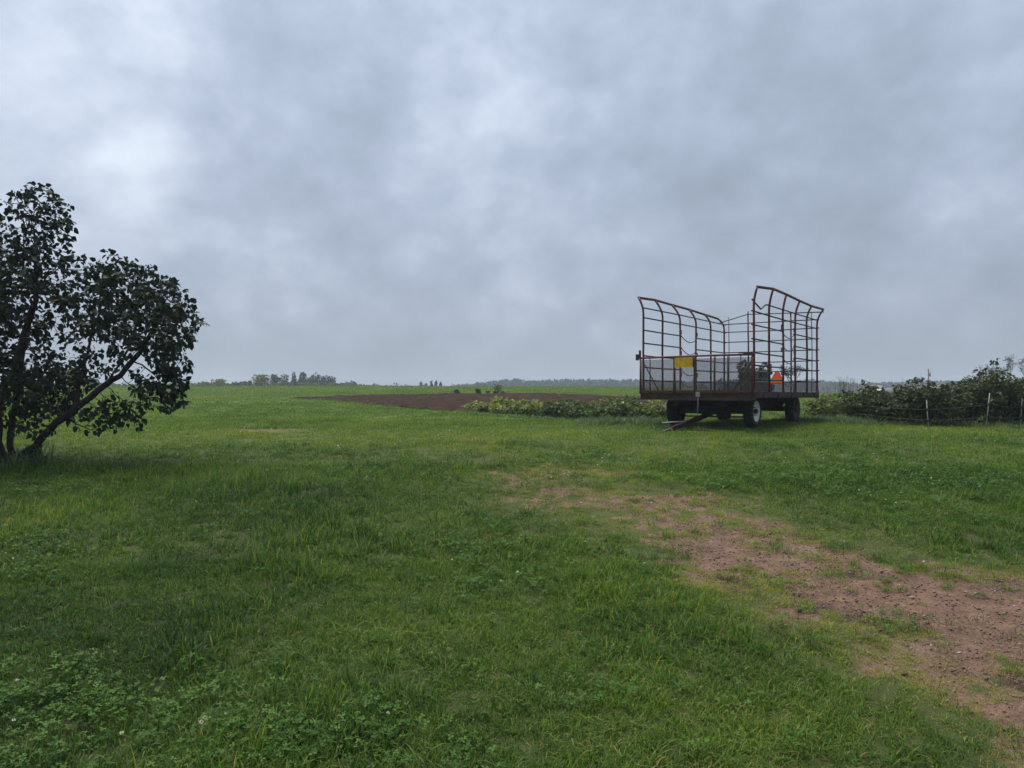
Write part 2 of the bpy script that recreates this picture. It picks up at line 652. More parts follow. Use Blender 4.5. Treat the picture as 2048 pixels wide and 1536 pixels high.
YELLOW = [(ground_at(1380, 930), 2.4, 1.3, .15), (ground_at(960, 890), 2.6, 1.6, .12), (ground_at(1440, 1190), .9, .5, .22), (ground_at(1650, 870), 2.0, 1.0, .06),
          (ground_at(600, 866), 2.5, .9, .16), (ground_at(1700, 950), 2.5, 1.3, -.14), (ground_at(300, 990), 2.0, .9, -.08), (ground_at(1290, 1060), 1.2, .6, .16),
          (ground_at(1530, 1450), .7, .35, .16), (ground_at(760, 1010), 1.5, .9, -.06)]

gx = axis(-9.0, 10.0, 0.09, -640, 640, 1.11)
gy = axis(2.4, 20.0, 0.09, -60, 640, 1.075)
GX, GY = np.meshgrid(gx, gy)
GZ = H(GX, GY)
nx, ny = len(gx), len(gy)
idx = np.arange(nx * ny).reshape(ny, nx)
quads = np.stack([idx[:-1, :-1], idx[:-1, 1:], idx[1:, 1:], idx[1:, :-1]], -1).reshape(-1, 4)
fx, fy = GX.ravel(), GY.ravel()
D0 = dirt_amount(fx, fy)
D0[(fy > 60) | (np.abs(fx) > 40) | (fy < 0)] = 0
RT = rut_amount(fx, fy) * sstep(D0, .1, .4)
relief = (vnoise(fx, fy, 5.5, 71, 3) - .5) * 0.035 * (fy < 22)
me = mesh_arrays('ground', np.stack([fx, fy, GZ.ravel() + relief - 0.02 * D0 - .03 * RT], 1), quads)
me.polygons.foreach_set('use_smooth', np.ones(len(quads), bool))
attr(me, 'dirt', D0)
attr(me, 'damp', RT)
attr(me, 'patch', grass_patch(fx, fy))
ground = obj('ground', me, M['ground'])
tag(ground, 'mown meadow rising gently to a low crest', None, kind='structure')


def ground_z(x, y):
    return H(x, y) + (vnoise(x, y, 5.5, 71, 3) - .5) * 0.035 * (np.asarray(y) < 22)


# ploughed strip
sp = .16
ax_ = np.arange(min(p[0] for p in FIELD) - 1, max(p[0] for p in FIELD) + 1, sp)
ay_ = np.arange(min(p[1] for p in FIELD) - 1, max(p[1] for p in FIELD) + 1, sp)
AX, AY = np.meshgrid(ax_, ay_)
sdF = poly_sd(AX.ravel(), AY.ravel(), FIELD) + (vnoise(AX.ravel(), AY.ravel(), .8, 9, 3) - .5) * 1.1
furrow = .03 * np.sin((AY + .13 * AX).ravel() * 2 * math.pi / .78 + 2 * vnoise(AX.ravel(), AY.ravel(), .3, 4, 2))
clod = (vnoise(AX.ravel(), AY.ravel(), 3.4, 31, 3) - .5) * .11
az = H(AX, AY).ravel() + .02 + (furrow + clod + .055) * sstep(sdF, 0, .5)
idx = np.arange(AX.size).reshape(AX.shape)
q = np.stack([idx[:-1, :-1], idx[:-1, 1:], idx[1:, 1:], idx[1:, :-1]], -1).reshape(-1, 4)
q = q[(sdF[q] > 0).all(1)]
used = np.unique(q)
rem = np.full(AX.size, -1)
rem[used] = np.arange(len(used))
me = mesh_arrays('ploughed_field', np.stack([AX.ravel(), AY.ravel(), az], 1)[used], rem[q])
tag(obj('ploughed_field', me, M['plough']), 'strip of bare brown ploughed soil behind the leafy crop', None, kind='structure')


# ------------------------------------------------------------------ leaves
TPL = {
    'leaf': (np.array([(0, 0, 0), (.5, 0, -.06), (1, 0, -.22), (.28, .36, .06), (.68, .25, -.02), (.28, -.36, .06), (.68, -.25, -.02)]),
             np.array([(0, 3, 1), (3, 4, 1), (4, 2, 1), (0, 1, 5), (5, 1, 6), (6, 1, 2)])),
    'lance': (np.array([(0, 0, 0), (.5, .14, .0), (.5, -.14, .0), (1, 0, -.16)]), np.array([(0, 2, 1), (1, 2, 3)])),
    'quad': (np.array([(0, 0, 0), (.5, .42, .08), (.5, -.42, .08), (1, 0, -.1)]), np.array([(0, 2, 1), (1, 2, 3)])),
}


def leaf_mesh(name, pos, axis_, size, tint, tpl='leaf', rng=RNG, flat=0.0):
    T, Fc = TPL[tpl]
    n = len(pos)
    a = axis_ / (np.linalg.norm(axis_, axis=1, keepdims=True) + 1e-9)
    r = rng.normal(size=(n, 3))
    r[:, 2] *= (1 - flat)
    w = np.cross(a, r) if flat == 0 else np.cross(a, np.array([0, 0, 1.]) + (1 - flat) * r)
    w /= (np.linalg.norm(w, axis=1, keepdims=True) + 1e-9)
    nn = np.cross(w, a)
    nn *= np.where(nn[:, 2:3] < 0, -1, 1)
    V = (pos[:, None, :] + size[:, None, None] * (T[None, :, 0:1] * a[:, None, :] + T[None, :, 1:2] * w[:, None, :] + T[None, :, 2:3] * nn[:, None, :])).reshape(-1, 3)
    FF = (Fc[None] + (np.arange(n) * len(T))[:, None, None]).reshape(-1, 3)
    me = mesh_arrays(name, V, FF)
    attr(me, 'tint', np.repeat(tint, len(T)))
    return me


def in_ball(n, rng):
    v = rng.normal(size=(n, 3))
    v /= np.linalg.norm(v, axis=1, keepdims=True)
    return v * rng.random((n, 1)) ** (1 / 3)


LM = {
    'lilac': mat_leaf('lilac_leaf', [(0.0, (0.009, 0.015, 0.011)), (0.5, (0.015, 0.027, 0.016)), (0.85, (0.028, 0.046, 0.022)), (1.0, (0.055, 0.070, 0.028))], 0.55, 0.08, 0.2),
    'berry': mat_leaf('berry_leaf', [(0.0, (0.019, 0.028, 0.015)), (0.5, (0.040, 0.055, 0.025)), (0.8, (0.064, 0.078, 0.034)), (1.0, (0.11, 0.112, 0.066))], 0.7, 0.15, 0.15),
    'crop': mat_leaf('crop_leaf', [(0.0, (0.028, 0.048, 0.022)), (0.35, (0.058, 0.090, 0.028)), (0.65, (0.135, 0.165, 0.040)), (1.0, (0.30, 0.31, 0.085))], 0.6, 0.3, 0.3),
    'olive': mat_leaf('olive_foliage', [(0.0, (0.035, 0.048, 0.018)), (0.5, (0.070, 0.090, 0.026)), (1.0, (0.125, 0.145, 0.040))], 0.7, 0.2, 0.2),
    'yellowgreen': mat_leaf('yellow_green_foliage', [(0.0, (0.045, 0.058, 0.018)), (0.5, (0.10, 0.115, 0.026)), (1.0, (0.18, 0.185, 0.045))], 0.7, 0.25, 0.2),
    'dark': mat_leaf('dark_foliage', [(0.0, (0.014, 0.022, 0.018)), (0.5, (0.026, 0.040, 0.028)), (1.0, (0.045, 0.062, 0.038))], 0.7, 0.1, 0.2),
    'far': mat_leaf('far_foliage', [(0.0, (0.020, 0.032, 0.026)), (0.5, (0.032, 0.048, 0.035)), (1.0, (0.050, 0.070, 0.045))], 0.8, 0.1, 0.1),
    'weed': mat_leaf('weed_leaf', [(0.0, (0.045, 0.075, 0.032)), (0.5, (0.085, 0.130, 0.058)), (1.0, (0.15, 0.20, 0.10))], 0.6, 0.25, 0.3),
    'bright': mat_leaf('bright_weed_leaf', [(0.0, (0.07, 0.13, 0.02)), (1.0, (0.16, 0.26, 0.05))], 0.6, 0.3, 0.3),
}


def tint_noise(P, rng, scale=1.2, seed=0):
    """light and dark clumps plus leaf to leaf change"""
    c = vnoise(P[:, 0] + .7 * P[:, 2], P[:, 1] - .4 * P[:, 2] + P[:, 2] * 1.3, scale, seed, 2)
    return np.clip(.5 + (c - .5) * 1.0 + rng.normal(0, .16, len(P)), 0, 1)


def blob_tree(name, label, cat, px, d, top_px, width_px, mat, group=None, seed=1, n=520, leaf=.22, shape='round', base_z=None, trunk=True, sparse=1.0, depth=None):
    """a tree or shrub away from the camera: limbs with clumps of leaves"""
    rng = np.random.default_rng(seed)
    x = (px - 1024) / F_PX * d
    z0 = Hf(x, d) if base_z is None else base_z
    h = EYE + (HZ - top_px) / F_PX * d - z0
    w = width_px / F_PX * d
    root = empty(name, (x, d, z0 - .03))
    tag(root, label, cat, group)
    nc = max(5, int(9 * sparse))
    cents, rads = [], []
    for k in range(nc):
        u = rng.random()
        if shape == 'cone':
            zc = h * (.14 + .80 * u)
            rr = w * .5 * (1.02 - .92 * u)
            a = rng.random() * 6.28
            cents.append((math.cos(a) * rr * .35, math.sin(a) * rr * .35, zc))
            rads.append((rr * .75, rr * .75, h * .13))
        elif shape == 'column':
            zc = h * (.2 + .72 * u)
            a = rng.random() * 6.28
            cents.append((math.cos(a) * w * .2, math.sin(a) * w * .2, zc))
            rads.append((w * .3, w * .3, h * .16))
        else:
            a = rng.random() * 6.28
            zc = h * (.30 + .52 * u) if trunk else h * (.12 + .68 * u)
            rr = w * .34 * math.sqrt(rng.random()) * math.sqrt(max(.05, 1 - ((u - .35) / .75) ** 2))
            cents.append((math.cos(a) * rr, math.sin(a) * rr, zc))
            rads.append((w * (.16 + .10 * rng.random()), w * (.16 + .10 * rng.random()), h * (.13 + .06 * rng.random())))
    cents = np.array(cents)
    rads = np.array(rads)
    which = rng.integers(0, nc, n)
    B = in_ball(n, rng)
    B = B / (np.linalg.norm(B, axis=1, keepdims=True) + 1e-6) * (np.linalg.norm(B, axis=1, keepdims=True) ** .6)
    P = cents[which] + B * rads[which]
    P[:, 2] = np.clip(P[:, 2], .02, None)
    A = B + rng.normal(0, .5, (n, 3))
    tint = tint_noise(P, rng, 2.0 / max(w, .5), seed)
    obj('crown', leaf_mesh('crown', P, A, leaf * (0.6 + .8 * rng.random(n)), tint, 'quad', rng), mat, root)
    mb = MB()
    tr = max(.02, w * .022)
    if trunk:
        mb.tube([(0, 0, 0), (.02 * w, 0, h * .3), (0, .02 * w, h * .62), (0, 0, h * .9)], [tr, tr * .8, tr * .5, tr * .15], 6)
    for c in cents:
        b = (c[0] * .1, c[1] * .1, max(.0, c[2] - h * .28) if trunk else 0.0)
        mb.tube([b, (c[0] * .6, c[1] * .6, (b[2] + c[2]) * .5), tuple(c)], [tr * .55, tr * .4, tr * .15], 5)
    mb.build('trunk' if trunk else 'stem', M['bark'], root)
    return root


# ------------------------------------------------------------------ hay wagon
YAW, WID, LEN = 0.622, 2.44, 5.06
W0 = Vector((2.777, 16.135, 0))                              # front left deck corner in plan
WD = Vector((math.cos(YAW), -math.sin(YAW), 0))
AL = Vector((math.sin(YAW), math.cos(YAW), 0))
GROUND_W = 0.862
DK = 0.760                                                   # deck top above the ground
wc = W0 + WD * WID / 2 + AL * LEN / 2
wagon = empty('hay_wagon', (wc.x, wc.y, GROUND_W), -YAW)
tag(wagon, 'maroon steel hay wagon with tall slatted side panels and mesh front gate', 'wagon')


def L(s, a, z):
    """wagon point: s from the left edge, a from the front edge, z above the deck"""
    return Vector((s - WID / 2, a - LEN / 2, DK + z))


def solve_tip(px, py, a, side):
    """height and outward reach of a flared post tip, read off the photo"""
    best = None
    for o in np.arange(.02, .34, .01):
        s = WID + o if side else -o
        p = W0 + WD * s + AL * a
        u = 1024 + F_PX * p.x / p.y
        z = EYE + (HZ - py) / F_PX * p.y - (GROUND_W + DK)
        e = abs(u - px)
        if best is None or e < best[0]:
            best = (e, o, z)
    return best[1], best[2]


def cpx(u, v):
    return 1240 + u * .21484, 550 + v * .21484


PA = [LEN * (.012 + .976 * i / 5) for i in range(6)]          # post positions along the side
KINK = 1.80
RAILS = [.25, .53, .78, 1.05, 1.33, 1.60, 1.81]
TIPS = {0: [cpx(152, 212), cpx(285, 235), cpx(440, 280), cpx(615, 322), cpx(770, 368), cpx(905, 408)],
        1: [cpx(1287, 108), cpx(1435, 127), cpx(1547, 180), cpx(1675, 240), cpx(1785, 288), cpx(1902, 318)]}
for side in (0, 1):
    pan = empty('side_panel', (0, 0, 0), 0, wagon)
    s0 = WID - .03 if side else .03
    sg = 1 if side else -1
    tips = []
    for i, a in enumerate(PA):
        o, z = solve_tip(*TIPS[side][i], a, side)
        o = .5 * o + .5 * (.09 + .015 * i)
        tips.append((s0 + sg * o, a, z))
        jx = random.uniform(-.012, .012)
        pts = [L(s0, a, -.06), L(s0 + jx, a, .9), L(s0, a, KINK - .2)]
        q0, q1, q2 = L(s0, a, KINK - .12), L(s0, a, KINK + .06), L(*tips[-1])
        pts += [q0 * (1 - u_) ** 2 + q1 * 2 * u_ * (1 - u_) + q2 * u_ * u_ for u_ in (0, .2, .4, .6, .8, 1)]
        MB().tube(pts, .024, 8).build('side_post', M['steel'], pan)
        if i in (0, 5):
            MB().box(L(s0, a, .02), (.055, .07, .10)).build('post_socket', M['red'], pan)
    MB().tube([L(*t) for t in tips], .029, 8).build('top_rail', M['steel'], pan)
    for k, z in enumerate(RAILS):
        so = s0 - sg * .024
        whole = z > 1.5
        dz = random.uniform(-.012, .012)
        if side == 1 and k == 6:                             # the bent rail in the first bay
            MB().tube([L(so, PA[0] - .03, z + .02), L(so, PA[0] + .1, z - .02), L(so, PA[0] + .52, z - .13), L(so, PA[1] - .15, z - .01),
                       L(so, PA[1], z), L(so, PA[5] + .03, z)], .0165, 6).build('side_rail', M['darksteel'], pan)
        elif whole:
            MB().tube([L(so, PA[0] - .05, z), L(so, PA[2], z + dz), L(so, PA[5] + .05, z)], .0165, 6).build('side_rail', M['darksteel'], pan)
        else:
            MB().tube([L(so, PA[0] - .05, z), L(so, PA[1], z + dz * .5), L(so, PA[2] + .03, z)], .0165, 6).build('side_rail', M['darksteel'], pan)
            MB().tube([L(so, PA[3] - .03, z), L(so, PA[4], z - dz * .5), L(so, PA[5] + .05, z)], .0165, 6).build('side_rail', M['darksteel'], pan)
            sag = random.uniform(.12, .155)
            pts = []
            for j in range(13):
                t_ = j / 12
                pts.append(L(so, PA[2] + (PA[3] - PA[2]) * t_, z - sag * 4 * t_ * (1 - t_) * (.85 + .3 * t_)))
            MB().tube(pts, .0105, 5).build('sagging_cable', M['cable'], pan)
    for i in (2, 3):
        for z in (.42, .92, 1.42):
            MB().box(L(s0 - sg * .012, PA[i], z), (.045, .05, .10)).build('hinge_sleeve', M['steel'], pan)

# rear rack
rear = empty('rear_rack', (0, 0, 0), 0, wagon)
ra = LEN - .02
for s, r, top in ((.14, .011, 2.02), (.66, .021, 2.14), (1.76, .021, 2.06), (2.27, .011, 2.02)):
    MB().tube([L(s, ra, -.05), L(s + .01, ra, top * .5), L(s, ra, top)], r, 8).build('rear_post', M['steel'], rear)
for z in RAILS:
    MB().tube([L(-.02, ra - .03, z + .01), L(WID * .5, ra - .03, z + random.uniform(-.01, .02)), L(WID + .02, ra - .03, z + .01)], .0135, 6).build('rear_rail', M['darksteel'], rear)
MB().tube([L(-.14, ra - .03, 1.86), L(.14, ra - .03, 1.93), L(.66, ra - .03, 2.06), L(1.6, ra - .03, 2.03), L(2.58, ra - .03, 2.0)], .0135, 6).build('rear_rail', M['darksteel'], rear)


def wire_mesh(p00, u, v, lu, lv, cell, wdt, name, parent, thick=.002):
    """diagonal strand mesh in the plane of u and v"""
    mb = MB()
    n = u.cross(v).normalized()
    for sgn in (1, -1):
        c = -lv if sgn > 0 else 0
        end = lu if sgn > 0 else lu + lv
        while c < end:
            t0 = max(0, -c) if sgn > 0 else max(0, c - lu)
            t1 = min(lv, lu - c) if sgn > 0 else min(lv, c)
            if t1 - t0 > .01:
                a = p00 + u * (c + sgn * t0) + v * t0
                b = p00 + u * (c + sgn * t1) + v * t1
                d = (b - a).normalized()
                w = n.cross(d) * wdt / 2
                off = n * (thick * sgn)
                k = len(mb.v)
                mb.v += [tuple(a - w + off), tuple(a + w + off), tuple(b + w + off), tuple(b - w + off)]
                mb.f.append((k, k + 1, k + 2, k + 3))
                mb.sm.append(False)
            c += cell
    o = mb.build(name, M['mesh'], parent)
    o['kind'] = 'stuff'
    return o


wire_mesh(L(.03, ra - .045, .01), Vector((1, 0, 0)), Vector((0, 0, 1)), WID - .06, .24, .030, .0065, 'wire_mesh', rear)
# slow-moving-vehicle triangle hung on the rear rack
sm_s, sm_z = 1.43, .37
tri = MB().prism_y([(-.235, -.175), (.235, -.175), (.235, -.155), (.035, .205), (-.035, .205), (-.235, -.155)], -.004, .004).build('slow_vehicle_triangle', M['redborder'], wagon)
tri.scale = (.88, 1, .88)
tri.location = L(sm_s, ra - .06, sm_z)
tri['label'] = 'orange slow moving vehicle triangle hung on the rear rack'
c_ = MB().prism_y([(-.205, -.150), (.205, -.150), (.026, .182), (-.026, .182)], -.0075, .0075).build('orange_face', M['orange'], tri)

# front gate
gate = empty('front_gate', (0, 0, 0), 0, wagon)
GH = .735
MB().tube([L(-.05, -.03, GH - .01), L(1.2, -.03, GH + .005), L(WID + .02, -.03, GH)], .021, 8).build('gate_rail', M['steel'], gate)
MB().beam(L(0, -.03, .012), L(WID, -.03, .012), .045, .045).build('gate_rail', M['red'], gate)
for f_, w_ in ((.002, .05), (.085, .028), (.192, .028), (.300, .055), (.475, .04), (.652, .045), (.770, .032), (.883, .028), (.985, .05)):
    f2 = f_ * 1.097 / (1 + .097 * f_)
    s = WID * f2
    m_ = M['red'] if .25 < f_ < .7 else M['steel']
    MB().tube([L(s, -.032, -.03), L(s, -.032, GH * .45), L(s + (.008 if f_ == .652 else 0), -.032, GH - .02)], [w_ * .62, w_ * .48, w_ * .40], 8).build('gate_post', m_, gate)
wire_mesh(L(.03, -.062, .02), Vector((1, 0, 0)), Vector((0, 0, 1)), WID - .06, GH - .07, .030, .0076, 'wire_mesh', gate)
MB().tube([L(.06, .02, GH - .12), L(.40, .02, .02)], .012, 6).build('brace', M['darksteel'], gate)
MB().tube([L(WID - .02, .02, GH - .06), L(2.02, .02, .03)], .018, 6).build('brace', M['steel'], gate)
MB().box(L(-.07, -.03, GH + .01), (.06, .05, .13)).box(L(-.01, -.03, GH + .08), (.03, .05, .16)).build('latch', M['darksteel'], gate)
MB().box(L(2.33, -.03, GH + .02), (.20, .05, .05)).box(L(2.20, -.03, GH + .035), (.14, .02, .012)).build('latch', M['darksteel'], gate)
sg_ = MB().box(L(1.0, -.082, GH - .125), (.415, .006, .205)).build('yellow_board', M['yellow'], gate)
sg_['label'] = 'plain yellow sheet fixed to the front gate'
for ds in (-.21, .21):
    MB().box(L(1.0 + ds, -.088, GH - .125), (.02, .006, .215)).build('sign_clip', M['sill'], gate)

# deck
for k in range(12):
    w_ = (WID - .08) / 12
    MB().box(L(.04 + w_ * (k + .5), LEN / 2, -.0225 + random.uniform(-.003, .003)), (w_ - .012, LEN - .06, .045)).build('deck_board', M['boards'], wagon)
MB().box(L(WID / 2, .02, -.085), (WID + .02, .06, .155)).build('front_sill', M['sill'], wagon)
MB().box(L(WID / 2, -.02, -.018), (WID + .03, .02, .035)).build('front_trim', M['red'], wagon)
MB().box(L(1.5, -.012, -.14), (1.72, .04, .07)).build('front_sill_lath', M['sill'], wagon)
MB().box(L(WID / 2, LEN - .02, -.075), (WID, .05, .13)).build('rear_sill', M['sill'], wagon)
for s in (.0, WID):
    MB().box(L(s + (.012 if s == 0 else -.012), LEN / 2, -.062), (.044, LEN - .12, .118)).build('side_sill', M['sill'], wagon)
for k in range(8):
    a = .35 + k * .62
    MB().box(L(WID / 2, a, -.09), (WID - .1, .075, .08)).build('cross_beam', M['gear'], wagon)
for s in (WID / 2 - .48, WID / 2 + .48):
    MB().box(L(s, LEN / 2, -.21), (.10, LEN - .3, .155)).build('main_beam', M['gear'], wagon)
for k in range(5):
    MB().box(L(WID + .018, .55 + k * 1.0, -.07), (.02, .05, .09)).build('stake_pocket', M['gear'], wagon)

# running gear
A_F, A_R, TRK, WR = 1.0, 4.02, .85, .355
for a in (A_F, A_R):
    MB().box(L(WID / 2, a, WR - DK), (2 * TRK - .22, .11, .12)).build('axle', M['gear'], wagon)
    MB().box(L(WID / 2, a, WR - DK + .125), (1.25, .13, .12)).build('bolster', M['gear'], wagon)
MB().tube([L(WID / 2, A_F - .1, WR - DK), L(WID / 2, A_R + .1, WR - DK)], .05, 8).build('reach_pole', M['gear'], wagon)
for s_ in (-1, 1):
    MB().tube([L(WID / 2, A_F + 1.6, WR - DK), L(WID / 2 + s_ * .55, A_R - .05, WR - DK + .02)], .025, 6).build('reach_brace', M['gear'], wagon)
    MB().beam(L(WID / 2 + s_ * .56, A_F - .1, -.30), L(WID / 2 + s_ * .56, A_R + .1, -.30), .012, .14).build('side_shade_sheet', M['gear'], wagon)  # thin dark sheet added to fill the shade below the deck
MB().box(L(WID / 2, A_F + .02, -.30), (1.30, .05, .2)).build('front_shade_board', M['gear'], wagon)  # added black board, stops light passing between the front wheels
MB().tube([L(WID / 2 - .72, A_F - .14, .235 - DK), L(WID / 2 + .72, A_F - .14, .235 - DK)], .016, 6).build('tie_rod', M['gear'], wagon)
for s_ in (-1, 1):
    MB().tube([L(WID / 2 + s_ * .72, A_F - .14, .235 - DK), L(WID / 2 + s_ * .70, A_F, WR - DK - .02)], .018, 6).build('steering_arm', M['gear'], wagon)


def wheel(s, a, side, rim_mat, flip):
    w = empty('wheel', L(s, a, WR - DK), 0, wagon)
    hw = .098
    prof = [(-hw * .72, .205), (-hw * .98, .235), (-hw * 1.06, .285), (-hw * .98, .325), (-hw * .80, .346), (-hw * .4, WR), (0, WR - .004), (hw * .4, WR), (hw * .80, .346),
            (hw * .98, .325), (hw * 1.06, .285), (hw * .98, .235), (hw * .72, .205)]
    lug = lambda sg, j: (-.017 if ((sg + (2 if j < 6 else 0)) % 4 < 2 and 3 <= j <= 9) else 0.0)
    MB().lathe_x(prof, 96, True, lug).build('tyre', M['rubber'], w)
    k = 1 if side > 0 else -1
    rp = [(k * .085, .208), (k * .092, .222), (k * .080, .215), (k * .072, .190), (k * .045, .178), (k * .030, .165), (k * .022, .120), (k * .040, .085), (k * .040, .0)]
    MB().lathe_x(rp if k > 0 else rp[::-1], 40).build('rim', rim_mat, w)
    rb = [(-k * .085, .208), (-k * .07, .19), (-k * .0, .165), (-k * .0, .0)]
    MB().lathe_x(rb, 32).build('rim_back', M['gear'], w)
    MB().tube([(k * .03, 0, 0), (k * .10, 0, 0), (k * .115, 0, 0)], [.055, .05, .03], 12).build('hub', M['rustrim'], w)
    for q_ in range(6):
        t_ = q_ * math.pi / 3
        MB().tube([(k * .03, .088 * math.cos(t_), .088 * math.sin(t_)), (k * .062, .088 * math.cos(t_), .088 * math.sin(t_))], .012, 6).build('lug_nut', M['gear'], w)
    return w


wh = wheel(WID / 2 + TRK, A_F, 1, M['white'], 0)
wh['label'] = 'front wheel with chalky white rim'
wheel(WID / 2 - TRK, A_F, -1, M['rustrim'], 0)
wheel(WID / 2 + TRK, A_R, 1, M['rustrim'], 0)
wheel(WID / 2 - TRK, A_R, -1, M['rustrim'], 0)

tip = L(1.02, -1.16, -.03 - DK)
hin = L(WID / 2, A_F - .12, .30 - DK)
ton = MB().beam(hin, tip.lerp(hin, .18), .075, .085).build('tongue', M['tongue'], wagon)
MB().beam(tip.lerp(hin, .24), tip, .055, .05).build('tongue_end', M['rustrim'], ton)
MB().tube([tip + Vector((.09, .02, 0)), tip + Vector((0, -.10, 0)), tip + Vector((-.09, .02, 0)), tip + Vector((-.12, .12, .0))], .016, 6).build('hitch_clevis', M['gear'], ton)
MB().tube([tip.lerp(hin, .42) + Vector((0, 0, .05)), tip.lerp(hin, .28) + Vector((-.09, 0, .09)), tip.lerp(hin, .22) + Vector((-.28, .04, .09))], .014, 6).build('safety_bar', M['galv'], ton)
for s_ in (-1, 1):
    MB().beam(L(WID / 2 + s_ * .32, A_F - .05, .32 - DK), hin + Vector((s_ * .03, -.12, 0)), .04, .05).build('tongue_brace', M['gear'], ton)
MB().tube([L(1.30, -.05, -.02), L(1.30, -.055, -.22), L(1.29, -.06, -.48)], .012, 6).box(L(1.30, -.05, -.05), (.09, .05, .10)).build('prop_rod', M['galv'], wagon)


# ------------------------------------------------------------------ lilac tree on the left
def make_lilac():
    rng = np.random.default_rng(11)
    d = 10.7
    k = d / F_PX
    bx, by = (22 - 1024) * k, d
    bz = Hf(bx, by)
    root = empty('lilac_tree', (bx, by, bz - .04))
    tag(root, 'dark leafy multi-stemmed lilac tree with a leaning trunk at the left edge', 'tree')

    def loc(px, py, dy=0.0):
        return np.array([(px - 1024) * k - bx, dy, EYE + (HZ - py) * k - bz + .04])
    # envelope of the crown: centre, half width and half height in the photo, half depth in metres, weight
    ENV = [(62, 445, 72, 80, .55, 1.0), (95, 430, 48, 45, .4, .6), (50, 545, 112, 90, .85, 1.5), (20, 630, 130, 90, 1.0, 1.5), (262, 638, 110, 116, 1.0, 3.0), (225, 590, 90, 78, .8, 1.2),
           (336, 662, 52, 92, .6, 1.1), (40, 765, 115, 78, 1.1, 2.9), (170, 720, 80, 60, .9, .35), (325, 755, 46, 52, .5, .8), (225, 825, 58, 34, .45, .8), (312, 800, 34, 24, .35, .35),
           (60, 828, 80, 38, .6, .7), (-110, 600, 130, 190, 1.2, 3.0), (-120, 760, 130, 100, 1.1, 1.2)]
    HOLE = [(150, 808, 42, 26), (112, 858, 46, 28), (240, 745, 30, 18), (104, 640, 38, 50), (226, 708, 42, 34), (150, 690, 26, 46), (12, 440, 24, 45), (184, 522, 32, 66), (205, 770, 30, 26), (75, 700, 18, 34), (268, 735, 24, 26), (160, 600, 16, 30), (20, 690, 16, 26), (300, 690, 18, 14)]
    att = []
    wts = np.array([e[5] for e in ENV])
    wts /= wts.sum()
    while len(att) < 3800:
        e = ENV[rng.choice(len(ENV), p=wts)]
        b = in_ball(1, rng)[0]
        px, py = e[0] + b[0] * e[2], e[1] + b[2] * e[3]
        if any(((px - h[0]) / h[2]) ** 2 + ((py - h[1]) / h[3]) ** 2 < 1 and rng.random() < .85 for h in HOLE):
            continue
        att.append(loc(px, py, b[1] * e[4]))
    att = np.array(att)
    nodes, par = [], []

    def stem(pts, parent=-1, step=.11):
        pts = [np.array(p) for p in pts]
        last = parent
        for i in range(len(pts) - 1):
            n = max(1, int(np.linalg.norm(pts[i + 1] - pts[i]) / step))
            for j in range(n):
                if i == 0 and j == 0 and parent >= 0:
                    continue
                nodes.append(pts[i] + (pts[i + 1] - pts[i]) * j / n + rng.normal(0, .008, 3))
                par.append(last)
                last = len(nodes) - 1
        return last
    stem([loc(22, 930, 0), loc(75, 890, -.05), loc(120, 845, -.1), loc(150, 825, -.1), loc(200, 780, -.05), loc(240, 752, .0), loc(275, 705, .05), loc(300, 662, .05), loc(330, 610, 0)])
    stem([loc(40, 935, -.08), loc(90, 885, -.16), loc(118, 858, -.16), loc(135, 835, -.12)])
    stem([loc(14, 930, .1), loc(8, 860, .15), loc(18, 780, .2), loc(22, 720, .2), loc(40, 660, .15), loc(62, 600, .1), loc(70, 520, .0), loc(64, 440, 0)])
    stem([loc(0, 930, -.1), loc(-8, 850, -.15), loc(-30, 760, -.2), loc(-60, 660, -.2), loc(-90, 560, -.1)])
    stem([loc(26, 930, -.12), loc(20, 880, -.2), loc(28, 800, -.3), loc(60, 740, -.35), loc(74, 660, -.3), loc(82, 600, -.2), loc(110, 540, -.1)])
    stem([loc(-20, 930, .1), loc(-60, 850, .2), loc(-120, 760, .3), loc(-170, 660, .3)])
    n0 = len(nodes)
    tr = min(range(n0), key=lambda i: np.linalg.norm(nodes[i] - loc(150, 825, -.1)))
    stem([nodes[tr], loc(170, 848, -.2), loc(205, 858, -.3), loc(235, 856, -.35)], tr)
    tr = min(range(n0), key=lambda i: np.linalg.norm(nodes[i] - loc(210, 775, -.05)))
    stem([nodes[tr], loc(225, 735, .15), loc(245, 690, .2), loc(262, 640, .2)], tr)
    tr = min(range(n0), key=lambda i: np.linalg.norm(nodes[i] - loc(150, 825, -.1)))
    stem([nodes[tr], loc(152, 770, .1), loc(160, 700, .2), loc(170, 640, .2), loc(175, 590, .15)], tr)
    # grow towards the crown
    alive = np.ones(len(att), bool)
    stepl = .10
    for it in range(70):
        N = np.array(nodes)
        ids = np.where(alive)[0]
        if not len(ids):
            break
        D = np.linalg.norm(att[ids][:, None, :] - N[None], axis=2)
        j = D.argmin(1)
        dm = D[np.arange(len(ids)), j]
        alive[ids[dm < .13]] = False
        ok = (dm < 1.1) & (dm >= .13)
        if not ok.any():
            break
        acc = {}
        for a_, nj in zip(ids[ok], j[ok]):
            v = att[a_] - N[nj]
            acc.setdefault(nj, np.zeros(3))
            acc[nj] += v / np.linalg.norm(v)
        for nj, v in acc.items():
            l_ = np.linalg.norm(v)
            if l_ < 1e-3:
                continue
            v = v / l_ + rng.normal(0, .12, 3) + np.array([0, 0, .05])
            nodes.append(N[nj] + v / np.linalg.norm(v) * stepl)
            par.append(nj)
    N = np.array(nodes)
    par = np.array(par)
    n = len(N)
    kids = [[] for _ in range(n)]
    for i, p in enumerate(par):
        if p >= 0:
            kids[p].append(i)
    area = np.zeros(n)
